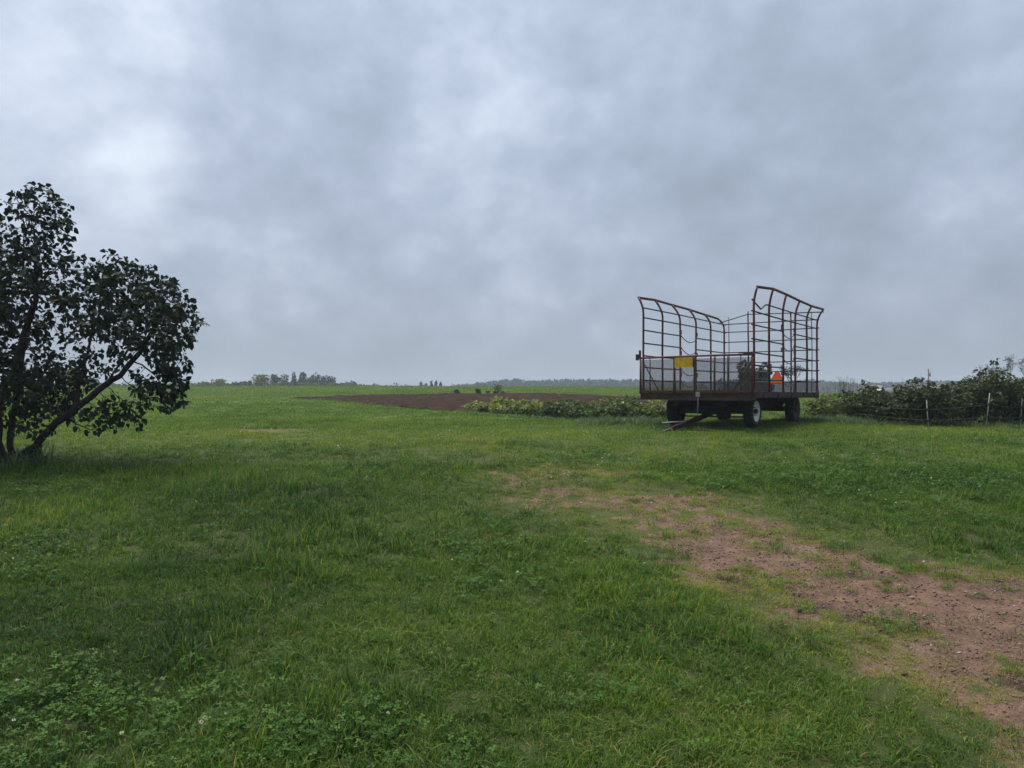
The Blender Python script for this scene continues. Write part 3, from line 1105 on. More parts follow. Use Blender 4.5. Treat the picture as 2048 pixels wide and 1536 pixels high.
    for i in range(n - 1, -1, -1):
        area[i] += .0035 ** 2.3 if not kids[i] else 0
        if par[i] >= 0:
            area[par[i]] += area[i]
    rad = area ** (1 / 2.3)
    rad = np.clip(rad * np.where(rad > .02, 1.35, 1.0), .0035, .12)
    trunk_mb = MB()
    # chains of the skeleton as tapered tubes
    for i in range(n):
        if par[i] < 0 or len(kids[par[i]]) > 1 and i != kids[par[i]][0] or par[par[i]] < 0 and False:
            ch = [par[i], i] if par[i] >= 0 else [i]
            while kids[ch[-1]]:
                ch.append(kids[ch[-1]][0])
            if len(ch) > 1:
                r = [rad[c] for c in ch]
                if par[i] >= 0:
                    r[0] = min(r[0], r[1] * 1.25)
                trunk_mb.tube([N[c] for c in ch], r, 8 if max(r) > .03 else 5, False)
    trunk_mb.build('trunk', M['bark'], root)
    # leaves in opposite pairs along thin shoots
    thin = np.where(rad < .0105)[0]
    P, A = [], []
    for i in thin:
        p = par[i]
        t = N[i] - N[p] if p >= 0 else np.array([0, 0, 1.])
        t /= np.linalg.norm(t) + 1e-9
        endn = not kids[i]
        m = 5 if endn else (2 if rng.random() < .5 else 1)
        for q_ in range(m):
            u = np.cross(t, rng.normal(size=3))
            u /= np.linalg.norm(u) + 1e-9
            base = N[i] + t * (.035 * q_)
            for sgn in (1, -1):
                a_ = u * sgn * 1.0 + t * .25 + np.array([0, 0, -.55]) + rng.normal(0, .22, 3)
                P.append(base + a_ * .02)
                A.append(a_)
        if endn:
            P.append(N[i] + t * .08)
            A.append(t + rng.normal(0, .3, 3))
    P, A = np.array(P), np.array(A)
    size = .042 + .068 * rng.random(len(P))
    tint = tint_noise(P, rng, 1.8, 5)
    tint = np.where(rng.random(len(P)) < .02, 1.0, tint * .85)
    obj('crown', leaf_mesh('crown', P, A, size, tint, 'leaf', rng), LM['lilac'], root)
    print('lilac leaves', len(P), 'nodes', n)


make_lilac()


# ------------------------------------------------------------------ berry canes and crop plants
def bush(name, label, cat, x, y, w, dep, h, mat, group, seed, n=900, leaf=.075, canes=14, tpl='leaf', arch=.5, tshift=0.0, low=.12, shoots=False):
    """arching canes from one stool, each set with leaves"""
    rng = np.random.default_rng(seed)
    z0 = Hf(x, y)
    root = empty(name, (x, y, z0 - .02))
    tag(root, label, cat, group)
    mb = MB()
    P, A = [], []
    per = max(3, n // canes)
    for c in range(canes):
        a = rng.random() * 6.283
        r0 = rng.random() * .35
        reach = math.sqrt(rng.random())
        hh = h * (1.0 - .42 * reach ** 2) * (.80 + .34 * rng.random())
        if shoots and c % 6 == 0:
            hh *= 1.22
        ex, ey = math.cos(a) * w / 2 * reach, math.sin(a) * dep / 2 * reach
        b = np.array([ex * .35 + rng.normal(0, .03), ey * .35 + rng.normal(0, .03), 0])
        top = np.array([ex, ey, hh])
        tipp = top + np.array([math.cos(a) * arch * .3, math.sin(a) * arch * .3, -arch * .18 * rng.random() - .03]) * (.4 + rng.random() * .8)
        midp = b * .45 + top * .55 + np.array([-math.cos(a), -math.sin(a), 0]) * .05
        pts = []
        for j in range(8):
            t_ = j / 7
            q1 = (1 - t_) ** 3 * b + 3 * (1 - t_) ** 2 * t_ * midp + 3 * (1 - t_) * t_ * t_ * top + t_ ** 3 * tipp
            pts.append(q1)
        mb.tube(pts, [.0085 - .0009 * j for j in range(8)], 5, False)
        for j in range(per):
            t_ = low + (1 - low) * rng.random() ** .8
            f_ = t_ * 7
            i0 = min(6, int(f_))
            q1 = pts[i0] * (1 - f_ + i0) + pts[i0 + 1] * (f_ - i0)
            aa = rng.random() * 6.283
            dr = np.array([math.cos(aa), math.sin(aa), rng.normal(-.1, .35)])
            q1 = q1 + dr * (.02 + .10 * rng.random() ** 1.5 * (1.2 - .6 * t_)) * (1 + leaf * 3)
            P.append(q1)
            A.append(dr + np.array([0, 0, -.25]))
    P, A = np.array(P), np.array(A)
    P[:, 2] = np.maximum(P[:, 2], .03)
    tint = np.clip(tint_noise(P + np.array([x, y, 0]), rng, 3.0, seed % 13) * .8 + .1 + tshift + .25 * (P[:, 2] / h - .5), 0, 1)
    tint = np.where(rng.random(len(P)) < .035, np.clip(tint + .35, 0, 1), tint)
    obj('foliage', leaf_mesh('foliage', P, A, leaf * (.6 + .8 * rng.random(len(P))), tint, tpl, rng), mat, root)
    mb.build('stems', M['cane'], root)
    return root


G_B = 'berry bushes in the row on the right'
BER = [  # photo column, base row, top row, half width px, label
    (1722, 842, 779, 30, 'thin berry bush at the left end of the dark row, beside the wagon'),
    (1760, 847, 774, 32, 'berry bush with a tall shoot, second from the end of the row near the wagon'),
    (1802, 851, 772, 34, 'low brownish berry bush between the tall shoot and the vertical white rod'),
    (1842, 854, 769, 34, 'berry bush just left of the vertical white fence rod'),
    (1882, 855, 764, 32, 'berry bush just right of the vertical white fence rod'),
    (1938, 852, 753, 34, 'taller berry bush with arching top shoots, right of the bright green weed'),
    (1975, 853, 750, 34, 'tall dark berry bush directly behind the leaning white rod'),
    (2015, 853, 742, 34, 'tall berry bush between the leaning rod and the rod at the right edge'),
    (2055, 853, 745, 36, 'tall berry bush cut by the right edge of the picture'),
]
for i, (px, py, tp, hw, lab) in enumerate(BER):
    x, y = ground_at(px, py)
    y0 = y + .35
    x = (px - 1024) / F_PX * y0
    h = (EYE + (HZ - tp) / F_PX * y0 - Hf(x, y0)) * (1.0 + .10 * math.sin(i * 2.3))
    bush('berry_bush', lab, 'bush', x, y0, hw * 2.3 / F_PX * y0, .95, h, LM['berry'], G_B, 300 + i, n=1350, leaf=.070, canes=26, low=.08, shoots=True, arch=.7)
BACK = [(1652, 21.5, 792, 34, LM['olive'], 'small olive shrub just behind the rear wheel of the wagon'),
        (1676, 23.5, 787, 36, LM['olive'], 'rounded green shrub between the wagon and the dark berry row'),
        (1706, 25.0, 781, 36, LM['olive'], 'green shrub peeping out behind the left end of the berry row'),
        (1800, 21.0, 774, 40, LM['berry'], 'shrub in the second row behind the low brownish bush'),
        (1850, 21.5, 766, 42, LM['berry'], 'shrub in the second row behind the vertical white rod'),
        (1910, 21.0, 764, 42, LM['berry'], 'shrub in the second row behind the bright green weed'),
        (1965, 20.5, 750, 44, LM['berry'], 'shrub in the second row behind the leaning rod'),
        (2025, 20.5, 746, 46, LM['berry'], 'shrub in the second row near the right edge')]
for i, (px, d, tp, hw, mt, lab) in enumerate(BACK):
    x = (px - 1024) / F_PX * d
    h = EYE + (HZ - tp) / F_PX * d - Hf(x, d)
    bush('row_shrub', lab, 'bush', x, d, hw * 2.2 / F_PX * d, 1.2, h, mt, 'shrubs of the rows behind the berry bushes', 360 + i, n=1000, leaf=.08, canes=18, shoots=True, tshift=.28 if i < 3 else 0.0)
x, y = ground_at(1906, 848)
bush('bright_weed', 'bright yellow-green weed in the gap between two berry bushes', 'weed', x, y - .05, .30, .3, .42, LM['bright'], None, 391, n=240, leaf=.07, canes=9)

# crop of leafy plants in front of the ploughed soil
G_C = 'leafy plants in the crop row before the ploughed soil'
CROP = []
ORD = 'first second third fourth fifth sixth seventh eighth ninth tenth eleventh twelfth thirteenth fourteenth fifteenth sixteenth seventeenth'.split()
rngc = np.random.default_rng(5)
base = [(952, 825), (1000, 828), (1050, 832), (1100, 838), (1150, 842), (1200, 844), (1250, 845), (1300, 843), (1345, 842)]
K = 15
for row in range(3):
    for i in range(K + (1 if row else 0)):
        t_ = (i + .5 * (row % 2) + rngc.normal(0, .12)) / (K - 1) * (len(base) - 1)
        if t_ < 0 or t_ > len(base) - 1.001:
            continue
        i0 = int(t_)
        bx_ = base[i0][0] + (base[i0 + 1][0] - base[i0][0]) * (t_ - i0)
        by_ = base[i0][1] + (base[i0 + 1][1] - base[i0][1]) * (t_ - i0)
        CROP.append((bx_, by_, row))
for i, (px, py, row) in enumerate(CROP):
    x, y = ground_at(px, py)
    y = y + .3 + row * .85
    x = (px - 1024) / F_PX * y
    yl = 1 - float(sstep(np.array([px]), 1000, 1130)[0])
    back_y = float(sstep(np.array([px]), 1230, 1300)[0])
    tsh = -.22 + .42 * yl + .16 * back_y + rngc.normal(0, .06)
    h = .33 + .22 * rngc.random() + .05 * (1 - yl)
    kind_l = 'pale yellow-green' if yl > .5 else ('olive-tipped' if back_y > .5 else 'dark green')
    rank = sum(1 for c in CROP if c[2] == row and c[0] < px)
    lab = '%s leafy plant, %s from the left in the %s line of the crop row' % (kind_l, ORD[rank], ('front', 'middle', 'back')[row])
    bush('crop_plant', lab, 'plant', x, y, .80, .75, h, LM['crop'], G_C, 500 + i, n=330, leaf=.095 if yl > .5 else .08, canes=11, arch=.35, tshift=tsh, low=.2)

# ------------------------------------------------------------------ electric fence in front of the berries
rods = [((1856.5, 858), (1853, 800), 'white fence rod standing nearly upright before the berry bushes'),
        ((1971, 855), (1979.5, 786), 'white fence rod leaning right, with two black insulators'),
        ((2040, 853), (2044, 796), 'white fence rod nearest the right edge of the picture'),
        ((1931, 848), (1930.5, 792), 'short white fence rod half hidden among the berry leaves')]
tops = []
for i, (b, t_, lab) in enumerate(rods):
    x, y = ground_at(*b)
    if i == 3:
        x, y = (b[0] - 1024) / F_PX * (y + .15), y + .15
    p0 = Vector((x, y, Hf(x, y) - .05))
    p1 = at(t_[0], t_[1], y)
    root = empty('fence_rod', p0)
    tag(root, lab, 'fence post', 'white rods of the electric fence')
    v = p1 - p0
    MB().tube([(0, 0, 0), tuple(v * .5), tuple(v)], .0095, 8).build('rod', M['postwhite'], root)
    for f_ in (.36, .70) if i != 3 else (.7,):
        c = v * f_
        MB().tube([tuple(c - v.normalized() * .025), tuple(c + v.normalized() * .025)], .021, 8).box(tuple(c + Vector((0, -.025, 0))), (.03, .03, .03)).build('insulator', M['postblack'], root)
    tops.append((p0, v))
order = [0, 3, 1, 2]
for f_, nm in ((.36, 'lower'), (.70, 'upper')):
    pts = []
    x0, y0 = ground_at(1705, 846)
    pts.append(Vector((x0, y0 - .1, Hf(x0, y0) + (.24 if f_ < .5 else .44))))
    for i in (0, 1, 2):
        p0, v = tops[i]
        pts.append(p0 + v * f_ + Vector((0, -.03, 0)))
    pts.append(Vector((pts[-1].x + 1.6, pts[-1].y + .1, pts[-1].z)))
    full = []
    for a, b in zip(pts[:-1], pts[1:]):
        for j in range(6):
            t_ = j / 6
            full.append(a.lerp(b, t_) - Vector((0, 0, .02 * 4 * t_ * (1 - t_))))
    full.append(pts[-1])
    tag(MB().tube(full, .0017, 4).build('fence_wire', M['galv'], None), 'thin %s wire strung along the white fence rods' % nm, 'wire', 'wires of the electric fence')

# ------------------------------------------------------------------ trees and shrubs beyond
T_L = 'trees along the far edge of the meadow on the left'
far_l = [
    # px, d, top, width, mat, label, shape, n, leaf
    (128, 70, 728, 62, 'yellowgreen', 'yellow-green bushy tree glimpsed through the lilac branches', 'round', 900, .20),
    (180, 150, 754, 40, 'far', 'grey-green tree far behind the lilac trunk', 'round', 450, .45),
    (45, 140, 742, 60, 'far', 'grey-green tree far behind the lilac at the left edge', 'round', 500, .45),
    (412, 135, 764, 34, 'yellowgreen', 'low olive-yellow shrub just right of the lilac crown', 'bush', 420, .30),
    (440, 140, 761, 36, 'yellowgreen', 'second olive-yellow shrub right of the lilac crown', 'bush', 420, .30),
    (437, 210, 754, 14, 'far', 'small pale tree rising behind the olive-yellow shrubs', 'round', 250, .40),
    (470, 150, 765, 26, 'far', 'dark low shrub between the olive shrubs and the yellow-green tree', 'bush', 320, .35),
    (493, 150, 763, 24, 'olive', 'low green shrub left of the yellow-green tree', 'bush', 320, .35),
    (521, 140, 747, 30, 'yellowgreen', 'yellow-green lollipop tree standing on the far meadow edge', 'round', 620, .30),
    (552, 190, 749, 22, 'far', 'grey-blue rounded tree right of the yellow-green tree', 'round', 420, .50),
    (566, 200, 750, 15, 'far', 'grey-blue narrow tree second in the far group', 'column', 300, .50),
    (588, 210, 747, 18, 'far', 'grey-blue spired tree at the left of the tall far group', 'cone', 420, .50),
    (606, 210, 744, 22, 'far', 'tallest grey-blue tree of the far group', 'round', 520, .55),
    (632, 205, 748, 30, 'far', 'broad grey-blue tree in the middle of the far group', 'round', 620, .55),
    (655, 205, 752, 22, 'far', 'grey-blue tree at the right end of the far group', 'round', 420, .55),
    (665, 215, 754, 10, 'far', 'thin grey-blue tree closing the far group on the right', 'column', 220, .50),
    (596, 180, 766, 44, 'olive', 'low olive shrub in front of the tall far group', 'bush', 420, .40),
    (560, 170, 765, 40, 'olive', 'low olive shrub in front of the grey-blue rounded tree', 'bush', 420, .40),
    (645, 185, 767, 44, 'olive', 'low olive shrub below the right end of the far group', 'bush', 380, .40),
    (694, 210, 761, 12, 'far', 'small grey tree standing apart right of the far group', 'round', 260, .45),
    (706, 215, 763, 14, 'far', 'small wispy tree next to the lone grey tree', 'round', 220, .45),
    (680, 185, 768, 20, 'olive', 'tiny olive shrub right of the far group', 'bush', 200, .40),
    (752, 230, 769, 20, 'far', 'tiny hazy shrub left of the distant conifers', 'bush', 200, .45),
    (785, 230, 769, 30, 'far', 'low hazy shrub halfway to the distant conifers', 'bush', 240, .45),
    (815, 235, 770, 24, 'far', 'low hazy shrub just left of the distant conifers', 'bush', 220, .45),
    (842, 240, 764, 9, 'far', 'first small hazy conifer of the five on the crest', 'cone', 240, .45),
    (852, 240, 766, 9, 'far', 'second small hazy conifer of the five on the crest', 'cone', 240, .45),
    (863, 240, 764, 9, 'far', 'third small hazy conifer of the five on the crest', 'cone', 240, .45),
    (872, 240, 764, 9, 'far', 'fourth small hazy conifer of the five on the crest', 'cone', 240, .45),
    (881, 240, 767, 9, 'far', 'last small hazy conifer of the five on the crest', 'cone', 240, .45),
]
for i, (px, d, tp, w, mt, lab, sh, n, lf) in enumerate(far_l):
    nm = {'round': 'far_tree', 'cone': 'far_conifer', 'column': 'far_tree', 'bush': 'far_shrub'}[sh]
    blob_tree(nm, lab, 'shrub' if sh == 'bush' else 'tree', px, d, tp - (3.5 if sh == 'bush' else 0.5), w * (1.25 if d > 100 and sh != 'cone' else 1), LM[mt], T_L, 700 + i, n, lf, 'round' if sh == 'bush' else sh, trunk=(sh != 'bush'), sparse=1.3)

for i, (px, tp, w, lab, mt, n, lf) in enumerate([(913, 779, 13, 'dark round shrub at the far edge of the ploughed soil, leftmost', 'dark', 420, .09),
                                                 (956, 776.5, 11, 'dark upright shrub at the far edge of the ploughed soil', 'dark', 400, .09),
                                                 (976, 780.5, 9, 'small dark shrub beside the little sparse tree', 'dark', 320, .09),
                                                 (996, 766, 28, 'little sparse olive tree at the far edge of the ploughed soil', 'olive', 190, .10),
                                                 (990, 782, 14, 'dark shrub at the foot of the little sparse tree', 'dark', 300, .09),
                                                 (1006, 782.5, 12, 'dark shrub at the right foot of the little sparse tree', 'dark', 260, .09)]):
    blob_tree('field_tree' if i == 3 else 'field_shrub', lab, 'tree' if i == 3 else 'shrub', px, 58 + (i % 3) * .5, tp, w, LM[mt], 'shrubs at the edge of the ploughed soil', 760 + i, n, lf, trunk=(i == 3), sparse=1.2)

# seen through the wagon and over the hedge
for i, (px, d, tp, w, lab, mt, n, lf, tr) in enumerate([
        (1496, 52, 719, 54, 'dense dark tree seen through the front gate of the wagon', 'dark', 3000, .17, False),
        (1522, 53, 720, 52, 'dense dark tree seen through the wagon just left of the orange triangle', 'dark', 3000, .17, False),
        (1442, 150, 757, 30, 'hazy grey-green tree seen through the mesh of the wagon gate', 'far', 420, .40, True),
        (1468, 150, 758, 26, 'hazy grey-green tree next to the dense dark tree in the wagon', 'far', 420, .40, True),
        (1405, 190, 763, 22, 'small hazy tree seen through the yellow board end of the gate', 'far', 300, .40, True),
        (1362, 200, 764, 16, 'tiny hazy tree on the skyline left of the yellow board', 'far', 240, .40, True)]):
    blob_tree('far_tree', lab, 'tree', px, d, tp, w, LM[mt], 'trees seen through the wagon', 780 + i, n, lf, trunk=tr, sparse=1.5)


def bare_tree(name, label, px, d, top, width, seed, fan=False, leaves=0):
    """leafless tree of forking twigs"""
    rng = random.Random(seed)
    x = (px - 1024) / F_PX * d
    z0 = Hf(x, d)
    h = EYE + (HZ - top) / F_PX * d - z0
    w = width / F_PX * d
    root = empty(name, (x, d, z0 - .05))
    tag(root, label, 'tree', 'leafless trees on the right')
    mb, tw = MB(), MB()
    ends = []

    def grow(p, v, l_, r, lev):
        q = p + v * l_
        m = p.lerp(q, .5) + Vector((rng.gauss(0, .05), rng.gauss(0, .05), 0)) * l_
        (mb if lev < 2 else tw).tube([p, m, q], [r, r * .85, r * .65], 5, False)
        if lev >= (4 if not fan else 3):
            ends.append(q)
            return
        for c in range(3 if lev < 3 else 2):
            a = rng.random() * 6.283
            sp_ = (.55 if not fan else .40) * (.6 + .8 * rng.random())
            nv = (v + Vector((math.cos(a) * sp_ * w / h * 1.5, math.sin(a) * sp_ * w / h * 1.5, .12))).normalized()
            grow(p.lerp(q, .55 + .45 * rng.random()), nv, l_ * (.62 + .22 * rng.random()), max(r * .6, .012), lev + 1)
    if fan:
        for c in range(16):
            a = rng.random() * 6.283
            grow(Vector((rng.gauss(0, .1), rng.gauss(0, .1), 0)), Vector((math.cos(a) * .4, math.sin(a) * .4, 1)).normalized(), h * .42, .04, 1)
    else:
        grow(Vector((0, 0, 0)), Vector((.03, 0, 1)), h * .36, .09, 0)
    mb.build('trunk', M['twig'], root)
    tw.build('twigs', M['twig'], root)
    if leaves:
        r2 = np.random.default_rng(seed)
        E_ = np.array([tuple(e) for e in ends])
        P = E_[r2.integers(0, len(E_), leaves)] + r2.normal(0, .12, (leaves, 3))
        obj('crown', leaf_mesh('crown', P, r2.normal(size=(leaves, 3)), .10 + .12 * r2.random(leaves), r2.random(leaves), 'quad', r2), LM['far'], root)
    return root


bare_tree('bare_tree', 'thinly leaved grey tree seen through the wagon right of the orange triangle', 1588, 85, 722, 46, 41, leaves=420)
bare_tree('bare_tree', 'purplish twiggy bare shrub-tree above the berry row', 1982, 110, 722, 46, 42, fan=True, leaves=200)
bare_tree('bare_tree', 'slim leafless tree above the berry row near the right edge', 2020, 110, 712, 30, 43, leaves=260)
bare_tree('bare_tree', 'leafless tree cut by the right edge above the berry row', 2046, 112, 710, 40, 44, leaves=300)

# dry weed stalks standing over the shrubs
for i, (px, d, tp, n) in enumerate([(1684, 27, 750, 16), (1702, 27.5, 748, 14), (1812, 23, 752, 12), (1832, 23, 754, 12), (1656, 27, 756, 6)]):
    rng = random.Random(90 + i)
    x = (px - 1024) / F_PX * d
    z0 = Hf(x, d)
    h = EYE + (HZ - tp) / F_PX * d - z0
    root = empty('dry_weed', (x, d, z0 - .02))
    tag(root, ['clump of tall dry weed stalks left of the dark berry row', 'second clump of tall dry weed stalks left of the berry row', 'dry weed stalks poking above the middle of the berry row',
               'dry weed stalks above the vertical white rod', 'few dry weed stalks beside the wagon rear corner'][i], 'weed', 'dry weed stalks over the shrubs')
    mb, sd = MB(), MB()
    for k in range(n):
        a, r = rng.random() * 6.283, rng.random() * .2
        hh = h * (.7 + .3 * rng.random())
        lean = rng.gauss(0, .10)
        p0 = Vector((math.cos(a) * r, math.sin(a) * r, 0))
        p1 = p0 + Vector((lean, rng.gauss(0, .08), hh))
        mb.tube([p0, p0.lerp(p1, .5) + Vector((rng.gauss(0, .02), 0, 0)), p1], [.006, .005, .003], 4, False)
        for j in range(3):
            q = p0.lerp(p1, .75 + .08 * j)
            mb.tube([q, q + Vector((rng.gauss(0, .07), rng.gauss(0, .07), .09))], [.0035, .002], 4, False)
    mb.build('stalks', M['cane'], root)

# utility poles
for px, d, tp, lab in ((1857, 200, 737, 'weathered utility pole rising behind the berry row'), (1131, 300, 757, 'thin utility pole against the distant wood'),
                       (904.5, 320, 765.5, 'faint utility pole on the skyline above the leftmost dark shrub')):
    x = (px - 1024) / F_PX * d
    z0 = Hf(x, d)
    h = EYE + (HZ - tp) / F_PX * d - z0
    root = empty('utility_pole', (x, d, z0 - .1))
    tag(root, lab, 'utility pole', 'utility poles across the fields')
    MB().tube([(0, 0, 0), (0, 0, h)], [.17, .12], 8).build('pole', M['pole'], root)
    MB().tube([(0, 0, h), (0, 0, h + .2)], .05, 6).build('insulator', M['galv'], root)
    MB().box((0, -.16, h - .5), (.7, .08, .1)).build('crossarm', M['pole'], root)
    if px == 1857:
        MB().tube([(.38, 0, h - 2.0), (.38, 0, h - 1.0)], .24, 10).build('transformer', M['galv'], root)


# parked car and pale tunnel beyond the berry row
def parked_car(px, d, rz):
    x = (px - 1024) / F_PX * d
    z0 = Hf(x, d)
    c = empty('parked_car', (x, d, z0), rz)
    tag(c, 'silver car with dark windows parked beyond the berry row', 'car')
    m_body = mat_plain('silver_paint', (0.22, 0.225, 0.235), (0.30, 0.305, 0.315), 3, 0.3, metal=0.3)
    m_gl = mat_plain('dark_glass', (0.012, 0.014, 0.02), (0.02, 0.022, 0.03), 3, 0.15)
    prof = [(-2.2, .35), (-2.2, .72), (-2.05, .86), (-1.5, .95), (1.0, .95), (2.0, .86), (2.2, .72), (2.2, .35)]
    b = MB().prism_y(prof, -.88, .88).build('body', m_body, c)
    MB().prism_y([(-1.75, .95), (-1.3, 1.40), (.35, 1.42), (1.05, .95)], -.76, .76).build('cabin', m_gl, c)
    MB().prism_y([(-1.32, 1.395), (-1.2, 1.45), (.28, 1.46), (.40, 1.41)], -.77, .77).build('roof', m_gl, c)
    for sx in (-1.35, 1.4):
        for sy in (-.84, .84):
            w = empty('wheel', (sx, sy, .32), math.pi / 2, c)
            MB().lathe_x([(-.1, .18), (-.1, .31), (.1, .31), (.1, .18), (-.1, .18)], 20).build('tyre', M['rubber'], w)
            MB().lathe_x([(-.07, .0), (-.07, .18), (.07, .18), (.07, .0)], 16).build('rim', M['galv'], w)
    for sy in (-.62, .62):
        MB().box((2.2, sy, .72), (.04, .34, .12)).build('headlight', M['white'], c)
    return c


parked_car(1752, 96, math.radians(62))


def tunnel():
    d = 60.0
    x = (1822 - 1024) / F_PX * d
    z0 = Hf(x, d)
    t_ = empty('low_tunnel', (x, d, z0), math.radians(-8))
    tag(t_, 'pale low row tunnel stretching behind the berry bushes', 'tunnel')
    htop = EYE + (HZ - 776) / F_PX * d - z0
    m_c = mat_plain('pale_row_cover', (0.09, 0.095, 0.09), (0.15, 0.15, 0.145), 2.2, 0.6)
    mb = MB()
    n, seg = 22, 9
    b0 = 0
    for i in range(n):
        xx = -2.1 + 4.6 * i / (n - 1)
        for j in range(seg):
            a = math.pi * j / (seg - 1)
            rr = (htop + .012 * (xx + 2) * 5) * (1 - .05 * (i % 2))
            mb.v.append((xx, math.cos(a) * .8, math.sin(a) * rr))
    for i in range(n - 1):
        for j in range(seg - 1):
            k = i * seg + j
            mb.f.append((k, k + 1, k + seg + 1, k + seg))
            mb.sm.append(True)
    mb.build('cover', m_c, t_)
    for i in range(0, n, 3):
        xx = -2.1 + 4.6 * i / (n - 1)
        MB().tube([(xx, math.cos(math.pi * j / 8) * .83, math.sin(math.pi * j / 8) * (htop + .03 + .012 * (xx + 2) * 5)) for j in range(9)], .018, 5).build('hoop', M['galv'], t_)


tunnel()

# low hedgerow band that closes the meadow on the left
rngh = np.random.default_rng(33)
P, A, Sz, Ti = [], [], [], []
for px in np.arange(-60, 850, 3.2):
    d = 165 + rngh.normal(0, 6) + 40 * float(sstep(np.array([px]), 650, 850)[0])
    x = (px - 1024) / F_PX * d
    tp = 770.5 - 5.5 * float(vnoise(np.array([px]), np.array([0.]), .03, 8, 3)[0]) + 3.5 * float(sstep(np.array([px]), 670, 760)[0]) + 1.6
    z1 = EYE + (HZ - tp + 1.5) / F_PX * d
    z0 = Hf(x, d)
    n = 60
    B = in_ball(n, rngh)
    P.append(np.array([x, d, (z0 + z1) / 2]) + B * np.array([.55, .8, (z1 - z0) / 2]))
    A.append(B + rngh.normal(0, .5, (n, 3)))
    Sz.append(.25 + .35 * rngh.random(n))
    Ti.append(np.clip(rngh.normal(.4, .25) + rngh.normal(0, .12, n), 0, 1))
o = obj('far_hedgerow', leaf_mesh('far_hedgerow', np.concatenate(P), np.concatenate(A), np.concatenate(Sz), np.concatenate(Ti), 'quad', rngh), LM['olive'])
tag(o, 'low olive hedgerow band along the far meadow edge', 'hedgerow', kind='stuff')

# the distant wood: one hazy mass
rngw = np.random.default_rng(77)
P, A, Sz, Ti = [], [], [], []
top_pts = [(900, 774), (950, 771), (985, 766), (1010, 763), (1035, 761), (1060, 766), (1110, 764), (1130, 762), (1180, 762.5), (1230, 763), (1270, 762), (1330, 766), (1400, 767), (1480, 766),
           (1560, 766), (1620, 763), (1660, 766), (1720, 771), (1800, 768), (1900, 766), (2100, 762), (2300, 760)]
tx = [p[0] for p in top_pts]
tyv = [p[1] for p in top_pts]
for px in np.arange(915, 2300, 8.5):
    px = px + rngw.normal(0, 2)
    for rank in range(2):
        d = 440 + rank * 35 + rngw.normal(0, 8)
        tp = np.interp(px, tx, tyv) + rngw.normal(0, .9) + rank * -.3
        x = (px - 1024) / F_PX * d
        z1 = EYE + (HZ - tp) / F_PX * d
        z0 = Hf(x, d) - .3
        n = 260
        B = in_ball(n, rngw)
        w = 2.6 + rngw.random() * 1.6
        c = np.array([x, d, (z0 + z1) / 2 + .2])
        P.append(c + B * np.array([w, w, (z1 - z0) / 2]))
        A.append(B + rngw.normal(0, .5, (n, 3)))
        Sz.append(1.0 + 1.2 * rngw.random(n))
        Ti.append(np.clip(rngw.normal(.45, .2) + rngw.normal(0, .1, n), 0, 1))
o = obj('distant_wood', leaf_mesh('distant_wood', np.concatenate(P), np.concatenate(A), np.concatenate(Sz), np.concatenate(Ti), 'quad', rngw), LM['far'])
tag(o, 'hazy blue-grey wood along the far horizon', 'wood', kind='stuff')


# ------------------------------------------------------------------ sward, clover, stones
def scatter(name, pts, rotz, tilt, scale, patch, pick, sources, label, cat):
    """points that each carry one of the source meshes"""
    src = bpy.data.collections.new(name + '_pieces')
    for i, me in enumerate(sources):
        so = bpy.data.objects.new('%s_piece_%02d' % (name, i), me)
        src.objects.link(so)
    me = bpy.data.meshes.new(name)
    n = len(pts)
    me.vertices.add(n)
    me.vertices.foreach_set('co', np.asarray(pts, np.float32).ravel())
    rot = np.zeros((n, 3), np.float32)
    rot[:, 0] = tilt[0]
    rot[:, 1] = tilt[1]
    rot[:, 2] = rotz
    attr(me, 'rot', rot, 'FLOAT_VECTOR')
    attr(me, 'scl', scale)
    attr(me, 'patch', patch)
    attr(me, 'pick', pick, 'INT')
    me.update()
    o = obj(name, me, None)
    ng = bpy.data.node_groups.new(name + '_scatter', 'GeometryNodeTree')
    ng.interface.new_socket('Geometry', in_out='INPUT', socket_type='NodeSocketGeometry')
    ng.interface.new_socket('Geometry', in_out='OUTPUT', socket_type='NodeSocketGeometry')
    nin, nout = ng.nodes.new('NodeGroupInput'), ng.nodes.new('NodeGroupOutput')
    iop = ng.nodes.new('GeometryNodeInstanceOnPoints')
    ci = ng.nodes.new('GeometryNodeCollectionInfo')
    ci.inputs['Collection'].default_value = src
    ci.inputs['Separate Children'].default_value = True
    ci.inputs['Reset Children'].default_value = True

    def named(nm, dt):
        a = ng.nodes.new('GeometryNodeInputNamedAttribute')
        a.data_type = dt
        a.inputs['Name'].default_value = nm
        return a.outputs['Attribute']
    lk = ng.links.new
    lk(nin.outputs[0], iop.inputs['Points'])
    lk(ci.outputs[0], iop.inputs['Instance'])
    iop.inputs['Pick Instance'].default_value = True
    lk(named('pick', 'INT'), iop.inputs['Instance Index'])
    e2r = ng.nodes.new('FunctionNodeEulerToRotation')
    lk(named('rot', 'FLOAT_VECTOR'), e2r.inputs[0])
    lk(e2r.outputs[0], iop.inputs['Rotation'])
    lk(named('scl', 'FLOAT'), iop.inputs['Scale'])
    lk(iop.outputs[0], nout.inputs[0])
    md = o.modifiers.new('scatter', 'NODES')
    md.node_group = ng
    tag(o, label, cat, kind='stuff')
    return o


